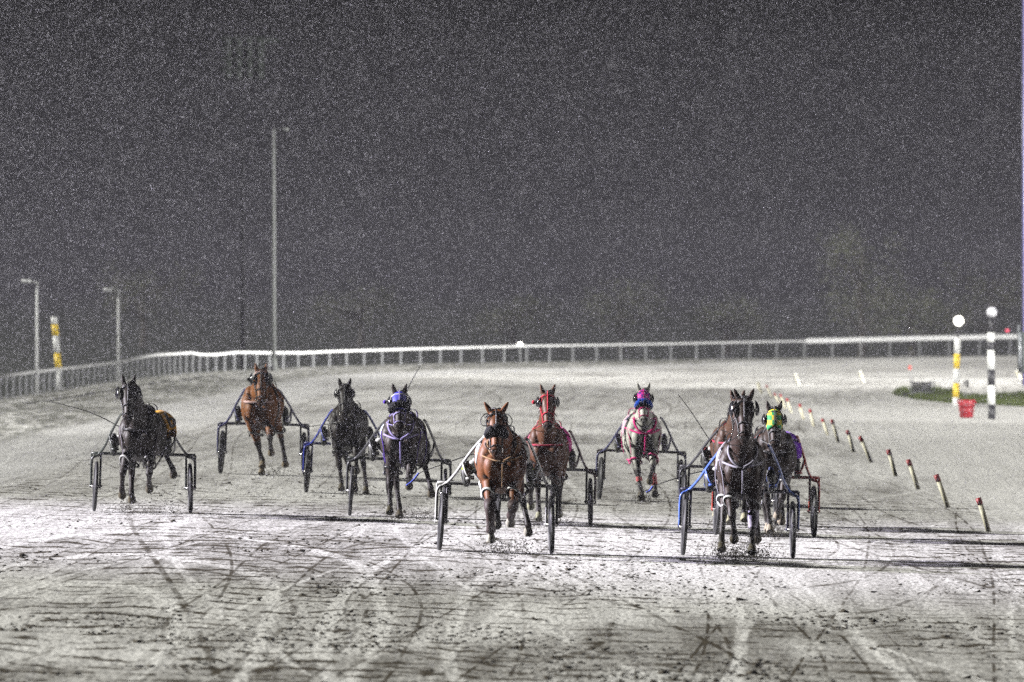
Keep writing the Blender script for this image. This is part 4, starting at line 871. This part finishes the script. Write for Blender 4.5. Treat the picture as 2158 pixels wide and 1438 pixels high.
teams = [
 dict(c=(300, 1080), W=219, yaw=-1.5, clothdy=.034, hcx=300, headx=277, eary=780, muz=.5, coat=(0.022, 0.017, 0.013), ear=.2, sulky=('dark_green', (.035, .045, .035)), toe=4,
      hooves=dict(fl=(262, 1052, -.10), hl=(273, 1064, -.15), fr=(320, 1040, 0.0), hr=(360, 1012, .25)), cloths=[(1, 'yellow', (.62, .31, .02), .19), (-1, 'pale_yellow', (.6, .6, .25), .03)], number='6', hobbles=('grey', (.35, .35, .33)), hangers=('silver', (.35, .32, .36)), cupk=1.2,
      jacket=('black', (.02, .02, .02)), helmet=('black', (.02, .02, .02)), bootstrap=('white', (.7, .7, .7)), whip=((236, 891), (180, 866), (107, 847)),
      label='near-black race horse leftmost of the field with dark bridle and a yellow number 6 cloth', sl='dark green sulky behind the leftmost near-black horse with the number 6 cloth', dl='driver in black hidden behind the leftmost horse, boots showing at its sides'),
 dict(c=(553, 1001), W=191, yaw=-3, hcx=553, headx=554, eary=757, coat=CHEST, ear=.22, sulky=('dark_blue', (.03, .03, .14)), arch=('near_black_blue', (.015, .015, .05)), toe=-4,
      hooves=dict(hl=(549, 1002, -.2), fl=(561, 1000, .25), fr=(578, 962, -.05), hr=(596, 988, .1)), collar=('pale_rose', (.62, .42, .40)), collarw=.022, hoofcol=(.2, .16, .1), cloths=[(-1, 'mint', (.55, .68, .62), .04)], cupk=1.3, plume=('black', (.02, .02, .02)), browband=('pale_rose', (.62, .42, .40)), hobbles=('black', (.03, .03, .03)),
      jacket=('charcoal', (.03, .03, .035)), helmet=('white', (.6, .6, .6)), bootstrap=('grey', (.2, .2, .2)), whip=None,
      label='chestnut race horse in black blinkers and pale breast collar, farthest back on the left', sl='dark blue sulky pulled by the chestnut horse at the back left', dl='driver in charcoal behind the chestnut horse, boots at both sides'),
 dict(c=(732, 1041), W=187, yaw=-2, hcx=733, headx=729, eary=788, coat=DARK, ear=.25, sulky=('royal_blue', (.03, .05, .42)), arch=('navy', (.02, .02, .16)), toe=-4,
      hooves=dict(fl=(724, 1036, -.1), hl=(745, 1036, .1), fr=(756, 1000, -.05), hr=(770, 1043, -.1)), hangers=('white', (.6, .6, .6)), hobbles=('black', (.03, .03, .03)),
      jacket=('black', (.02, .02, .02)), helmet=('blue', (.05, .08, .3)), bootstrap=('grey', (.2, .2, .2)), whip=((700, 894), (668, 897), (636, 902)),
      label='black race horse in a plain black bridle between the chestnut and the blue-hooded horse', sl='royal blue sulky behind the plain black horse', dl='driver in black behind the black horse with the blue sulky'),
 dict(c=(838, 1090), W=218, yaw=-2, hcx=850, headx=844, eary=798, coat=(.026, .018, .014), ear=.28, sulky=('dark_grey', (.05, .052, .055)), arch=('black', (.015, .02, .015)), toe=-3,
      hooves=dict(fl=(826, 1094, -.1), hl=(840, 1094, -.25), fr=(866, 1034, 0.0), hr=(906, 1052, .15)), hood='blue', hoodband=1, roll=('black', (.025, .025, .028)), rollt=.42, bridle=('lilac', (.35, .30, .6)), collar=('lilac', (.35, .30, .6)), vcollar=1, hangers=('purple', PURPLE), plume=('purple', PURPLE), hobbles=('black', (.03, .03, .03)), cloths=[(-1, 'pale_blue', (.60, .66, .80), .05)],
      jacket=('green_black', (.02, .03, .02)), helmet=('green', (.03, .2, .08)), bootstrap=('white', (.6, .6, .6)), whip=((853, 838), (866, 806), (886, 771)),
      label='dark race horse in a blue hood with purple straps down its chest', sl='dark grey sulky behind the blue-hooded horse', dl='driver in dark green behind the blue-hooded horse holding a whip upright'),
 dict(c=(1044, 1164), W=255, yaw=1, hcx=1056, headx=1046, eary=832, coat=(.19, .068, .024), ear=.62, sulky=('white', (.66, .66, .64)), toe=0,
      hooves=dict(fl=(1032, 1142, -.15), hl=(1050, 1120, .25), fr=(1075, 1112, 0.0), hr=(1117, 1135, .05)), roll=('charcoal', (.045, .045, .052)), rollt=.50, cups=False, collar=('tan', (.40, .24, .12)), collarw=.011, vcollar=1, hobbles=('white', (.70, .70, .70)), cloths=[(-1, 'white', (.72, .72, .75), .03), (1, 'white', (.72, .72, .75), .07)],
      boots=dict(fl=('brown', (.05, .032, .030), .75, 2.05), fr=('brown', (.05, .032, .030), .85, 1.9)), bandage=1, glasses=1, hoofcol=(.42, .40, .34),
      jacket=('white_grey', (.5, .5, .5)), helmet=('white', (.6, .6, .6)), bootstrap=('lime', (.50, .62, .03)), whip=((1003, 957), (930, 980), (883, 997), (856, 1024)), lash=1,
      label='bright bay race horse in front with a charcoal shadow roll and white hobble straps', sl='white sulky behind the bright bay front horse', dl='driver in pale grey behind the bright bay front horse, lime straps on the boots'),
 dict(c=(1146, 1107), W=212, yaw=-2, hcx=1155, headx=1154, eary=800, coat=(.10, .042, .020), ear=.30, sulky=('dark_maroon', (.06, .02, .025)), arch=('black2', (.02, .018, .02)), toe=0,
      hooves=dict(fl=(1120, 1076, 0.0), hl=(1132, 1100, .1), fr=(1163, 1108, -.15), hr=(1175, 1095, .2)), bridle=('red', (.55, .015, .04)), plume=('red', (.55, .015, .04)), collar=('red_dark', (.35, .02, .05)), hobbles=('black', (.03, .03, .03)), cloths=[(1, 'magenta', MAG, .06), (-1, 'pink_check', (.55, .1, .2), .03)], hoofcol=(.3, .3, .2),
      jacket=('maroon', (.12, .02, .04)), helmet=('red', (.4, .02, .03)), bootstrap=('white', (.6, .6, .6)), whip=None,
      label='bay race horse in a red bridle behind the shoulder of the bright bay front horse', sl='dark maroon sulky behind the bay horse with the red bridle', dl='driver in maroon behind the bay horse with the red bridle'),
 dict(c=(1349, 1056), W=187, yaw=3, hcx=1352, headx=1354, eary=798, coat=(.56, .55, .50), points=(.05, .045, .045), grey=1, muzz=.5, muzzle=(.2, .19, .18), ear=.28, sulky=('slate_blue', (.08, .08, .19)), arch=('brown_black', (.04, .03, .028)), toe=4,
      hooves=dict(fl=(1345, 1058, -.1), hl=(1357, 1058, 0), fr=(1366, 1022, 0), hr=(1386, 1050, .05)), hood='pink', roll=('royal', (.02, .09, .55)), rollt=.46, bridle=('hotpink', PINK), collar=('hotpink', PINK), vcollar=1, collarw=.020, hangers=('hotpink', PINK), hobbles=('pink', PINK), cloths=[(-1, 'pale_pink', (.7, .5, .6), .04)], boots=dict(hr=('pink', (.62, .12, .13), 1.3, 1.8), fl=('pink', (.62, .12, .13), 1.25, 1.5)),
      jacket=('purple', (.10, .06, .2)), helmet=('pink', (.5, .05, .2)), bootstrap=('grey', (.2, .2, .2)), whip=None,
      label='grey race horse in pink and purple hood with blue shadow roll and hot pink straps', sl='slate blue sulky behind the grey horse with pink straps', dl='driver in purple behind the grey horse with pink straps'),
 dict(c=(1537, 1105), W=214, yaw=1, hcx=1545, headx=1551, eary=812, coat=(.075, .036, .020), ear=.25, sulky=('gunmetal', (.06, .06, .07)), toe=0,
      hooves=dict(fl=(1505, 1088, 0), hl=(1540, 1105, -.1), fr=(1565, 1100, -.1), hr=(1580, 1095, .2)), hobbles=('white', (.7, .7, .7)), collar=('red_dark', (.35, .02, .05)), hoofcol=(.4, .38, .25), cups=False,
      jacket=('red', (.3, .04, .04)), helmet=('white', (.6, .6, .6)), bootstrap=('grey', (.2, .2, .2)), whip=((1494, 925), (1458, 870), (1428, 830)),
      label='brown race horse almost hidden directly behind the dark front horse, ears and flank showing', sl='gunmetal sulky half hidden behind the front blue sulky', dl='driver in red behind the hidden brown horse, whip raised to the left'),
 dict(c=(1555, 1174), W=250, yaw=0, hcx=1562, headx=1564, eary=806, coat=(.034, .018, .013), ear=.42, sulky=('sky_blue', (.10, .20, .72)), arch=('dark_navy', (.02, .02, .06)), toe=0,
      hooves=dict(hl=(1519, 1166, -.55), fl=(1545, 1146, 0), fr=(1582, 1178, -.1), hr=(1600, 1150, .3)), hobbles=('white', (.66, .64, .70)), collar=('lilac_grey', (.42, .40, .50)), vcollar=1, hangers=('lilac_grey', (.42, .40, .50)), cloths=[(-1, 'silver', (.62, .60, .68), .03)], boots=dict(fr=('lilac', (.42, .38, .50), .75, 1.35)), cupk=1.25, muzz=.35,
      jacket=('blue', (.03, .05, .2)), helmet=('blue', (.05, .08, .3)), bootstrap=('white', (.6, .6, .6)), whip=((1478, 994), (1420, 1010), (1376, 1025), (1362, 1038)), lash=1,
      label='dark bay race horse in front on the right with white hobble straps and head up', sl='sky blue sulky behind the dark front horse on the right', dl='driver in blue behind the dark front horse on the right'),
 dict(c=(1612, 1130), W=224, yaw=3, hcx=1626, headx=1627, eary=834, coat=(.035, .024, .018), ear=.28, sulky=('red', (.62, .05, .02)), toe=0,
      hooves=dict(fl=(1614, 1126, -.1), hl=(1625, 1124, .1), fr=(1633, 1096, 0), hr=(1656, 1110, .1)), hood='green', hobbles=('grey', (.35, .35, .33)), muzz=.1, cloths=[(1, 'violet', (.20, .02, .62), .15)], hoofcol=(.38, .33, .25), hoofs=1, bridle=('grey_leather', (.12, .12, .12)),
      jacket=('violet', (.10, .02, .25)), helmet=('yellow', (.6, .5, .03)), bootstrap=('grey', (.2, .2, .2)), whip=None,
      label='dark race horse in a green and yellow checked hood, rightmost of the field', sl='red sulky behind the rightmost horse with the green and yellow hood', dl='driver in violet behind the rightmost horse with the green and yellow hood'),
]
HOODS = dict(blue=mat('hood_blue', (.03, .03, .36), .6, var=.2, scale=20), pink=checker('hood_pink', (.85, .03, .42), (.09, .01, .35), 17), green=checker('hood_green', (.02, .36, .10), (.78, .60, .02), 15))
import os
ONLY = None
spray = []
for i, T in enumerate(teams):
    base = G(*T['c']); s = F / base.y; scale = (T['W'] / s) / 1.475; rz = math.atan((T['hcx'] - T['c'][0]) / s / 1.48)
    fwd = V(math.sin(rz), -math.cos(rz), 0)
    M = Matrix.Translation(base) @ Matrix.Rotation(rz, 4, 'Z') @ Matrix.Scale(scale, 4)
    # sulky-local z tilt follows the banked ground
    tilt = math.atan((zg(base.x + .7) - zg(base.x - .7)) / 1.4)
    T['slabel'] = T['sl']; T['dlabel'] = T['dl']
    su = make_sulky(T, base, rz, scale); su.rotation_euler[1] = -tilt
    off = 1.48 * scale; hl = base + fwd * off; hl.x = (T['hcx'] - 1079) * hl.y / F; hl.z = zg(hl.x)
    hs_ = F / hl.y * scale; gy = HOR + (ZC - hl.z) * F / (hl.y - .6)
    T.update(loc=hl, rz=rz, scale=scale, s=hs_, g=gy, cx=T['hcx'])
    if isinstance(T.get('hood'), str): T['hood'] = HOODS[T['hood']]
    ear_z = (gy - T['eary']) / (F / (hl.y - 1.1)) / scale
    T['hz'] = ear_z - 2.03; hw = (T['headx'] - T['hcx']) / hs_ - math.sin(R(T['yaw'])) * 1.1; T['hx'] = hw
    T['yawh'] = -T['yaw']
    T['rz'] = R(T['yaw']); H = make_horse(T); tack(H)
    dr = make_driver(T, base, rz, scale)
    for key, (A, kn, ft, hf, fr) in H.leg.items():
        spray.append((hl + Matrix.Rotation(rz, 3, 'Z') @ (hf * scale), hf.z, i))
    if T.get('whip'):
        pts = [at(a, b, base.y - .3) for a, b in T['whip']]
        hand = M @ V(-.13, .14, 1.08)
        pts = [hand] + pts
        tname = thing('driving_whip', 'thin dark whip held by the ' + T['dl'].split(' behind')[0] + ' of the ' + T['sl'].split(' behind')[0].split(' half')[0], 'whip', hand, 0, 'driving whips')
        q = [p - hand for p in pts]; n_ = len(q)
        b = NB(); e = n_ - 1 if T.get('lash') else n_
        pp = spline(q[:e], 5); tube(b, pp, [.0085 * (1 - .45 * k / len(pp)) for k in range(len(pp))], 6); obj('whip_rod', b, mat('whip_black', (.015, .015, .015), .4), tname)
        b = NB(); tube(b, [q[0] + V(.0, .02, -.03), q[0], q[0].lerp(q[1], .15)], .014, 8); obj('whip_grip', b, LEATHER, tname)
        if T.get('lash'):
            b = NB(); pp = spline([q[-2], q[-2].lerp(q[-1], .5) + V(0, 0, -.02), q[-1]], 4); tube(b, pp, .012, 6); obj('whip_lash', b, cloth_mat('lash_blue', (.08, .12, .6)), tname)

# spectacle-like eye frame on the bright bay (round wire guards)
# ------------------------------------------------------------------ dirt clods thrown up by the hooves
def clump_mesh(name, C, S):
    "irregular little tetrahedra at centres C of sizes S"
    n_ = len(C); base = np.array([(1, 1, 1), (1, -1, -1), (-1, 1, -1), (-1, -1, 1)], dtype=np.float32) / 1.3
    q = rng.normal(size=(n_, 4)); q /= np.linalg.norm(q, axis=1)[:, None]; w, x, y, z = q.T
    Rm = np.stack([1 - 2 * (y * y + z * z), 2 * (x * y - z * w), 2 * (x * z + y * w), 2 * (x * y + z * w), 1 - 2 * (x * x + z * z), 2 * (y * z - x * w), 2 * (x * z - y * w), 2 * (y * z + x * w), 1 - 2 * (x * x + y * y)], 1).reshape(-1, 3, 3)
    v = np.einsum('nij,kj->nki', Rm, base) * S[:, None, :] + C[:, None, :]
    f = np.array([(0, 1, 2), (0, 3, 1), (0, 2, 3), (1, 3, 2)]); Fc = (np.arange(n_)[:, None, None] * 4 + f[None]).reshape(-1, 3)
    return np_mesh(name, v.reshape(-1, 3), Fc, 3)
C = []; S = []
for p, hz_, i in spray:
    near = {4: 170, 8: 500, 0: 120, 3: 130}.get(i, 110)
    if i == 8 and hz_ < .12: near = 1500
    for k in range(near):
        r_ = abs(random.gauss(0, .20)); a = random.uniform(0, 6.28); up = abs(random.gauss(0, .13)) * math.exp(-r_ * 1.0)
        C.append((p.x + r_ * math.cos(a), p.y + r_ * math.sin(a) * 2 + .3, zg(p.x) + up)); e = random.uniform(.0035, .0095); S.append((e, e, e))
o = obj('kicked_up_dirt', clump_mesh('kicked_up_dirt', np.array(C), np.array(S)), mat('wet_dirt', (.045, .038, .028), .9, var=.4), smooth=False); tag(o, 'dark dirt and snow thrown up round the hooves', 'dirt', kind='stuff')
# clods lying on the track
N = 27000; ys = 1 / np.sqrt(rng.uniform(1 / 215 ** 2, 1 / 88 ** 2, N)); xs = rng.uniform(-1, 1, N) * (ys * .047 + 1)
u_, v_ = fence_uv(np.stack([xs, ys], 1))
den = np.array([mnoise.noise(Vector((a * .35, b * .08, 3))) + .6 * mnoise.noise(Vector((a * 1.6, b * .9, 9))) for a, b in zip(xs, ys)])
k = (den > .02) & (u_ > 7) & ((xs < 6.2) | (rng.random(N) < .12)); xs, ys = xs[k], ys[k]
zz = .04 - .25 * np.tanh(xs / 8); e = rng.gamma(1.6, .0032, len(xs)) + .0028
o = obj('dirt_clods', clump_mesh('dirt_clods', np.stack([xs, ys, zz + e * .3], 1), np.stack([e * 1.9, e * 1.5, e * .8], 1)), mat('clod_dirt', (.05, .042, .03), .95, var=.4), smooth=False); tag(o, 'small dark dirt clods scattered over the snowy track', 'dirt', kind='stuff')

# ------------------------------------------------------------------ falling snow
def snow():
    V_ = 0.00178
    def block(d0, d1, dens, size):
        n_ = int(dens * 0.0060 * 1.0 * (d1 ** 3 - d0 ** 3) / 3 * 1.0)
        d = (rng.uniform(d0 ** 3, d1 ** 3, n_)) ** (1 / 3)
        x = rng.uniform(-1, 1, n_) * (d * .0515 + 1.2); z = rng.uniform(-.0385, .028, n_) * d + ZC + rng.uniform(-.4, .4, n_)
        e = size * rng.lognormal(-.02, .36, n_)
        k = z > .0
        return np.stack([x, d, z], 1)[k], np.stack([e * .8, e * .8, e * 1.35], 1)[k]
    A = [block(22, 175, 50, .0020), block(175, 290, 15, .0033)]
    return clump_mesh('falling_snow', np.concatenate([a for a, b in A]), np.concatenate([b for a, b in A]))
m = bpy.data.materials.new('snowflake'); m.use_nodes = True; b = m.node_tree.nodes['Principled BSDF']
b.inputs['Base Color'].default_value = (.57, .56, .64, 1); b.inputs['Roughness'].default_value = .8; b.inputs['Transmission Weight'].default_value = 0.0
o = obj('falling_snow', snow(), m, smooth=False); tag(o, 'fine snow falling thickly through the whole air', 'snow', kind='stuff')

# ------------------------------------------------------------------ haze
bm = NB(); box(bm, (0, 1500, 5.95), (1500, 3040, 15.5)); hz_o = obj('haze', bm, [], None, False); tag(hz_o, 'thin floodlit snow haze filling the air over the track', 'haze', kind='stuff')
m = bpy.data.materials.new('haze_volume'); m.use_nodes = True; n = m.node_tree.nodes
n.remove(n['Principled BSDF']); vol = n.new('ShaderNodeVolumePrincipled'); vol.inputs['Color'].default_value = (.082, .080, .096, 1); vol.inputs['Density'].default_value = .0008; vol.inputs['Anisotropy'].default_value = 0.0
m.node_tree.links.new(vol.outputs[0], n['Material Output'].inputs['Volume']); hz_o.data.materials.append(m)
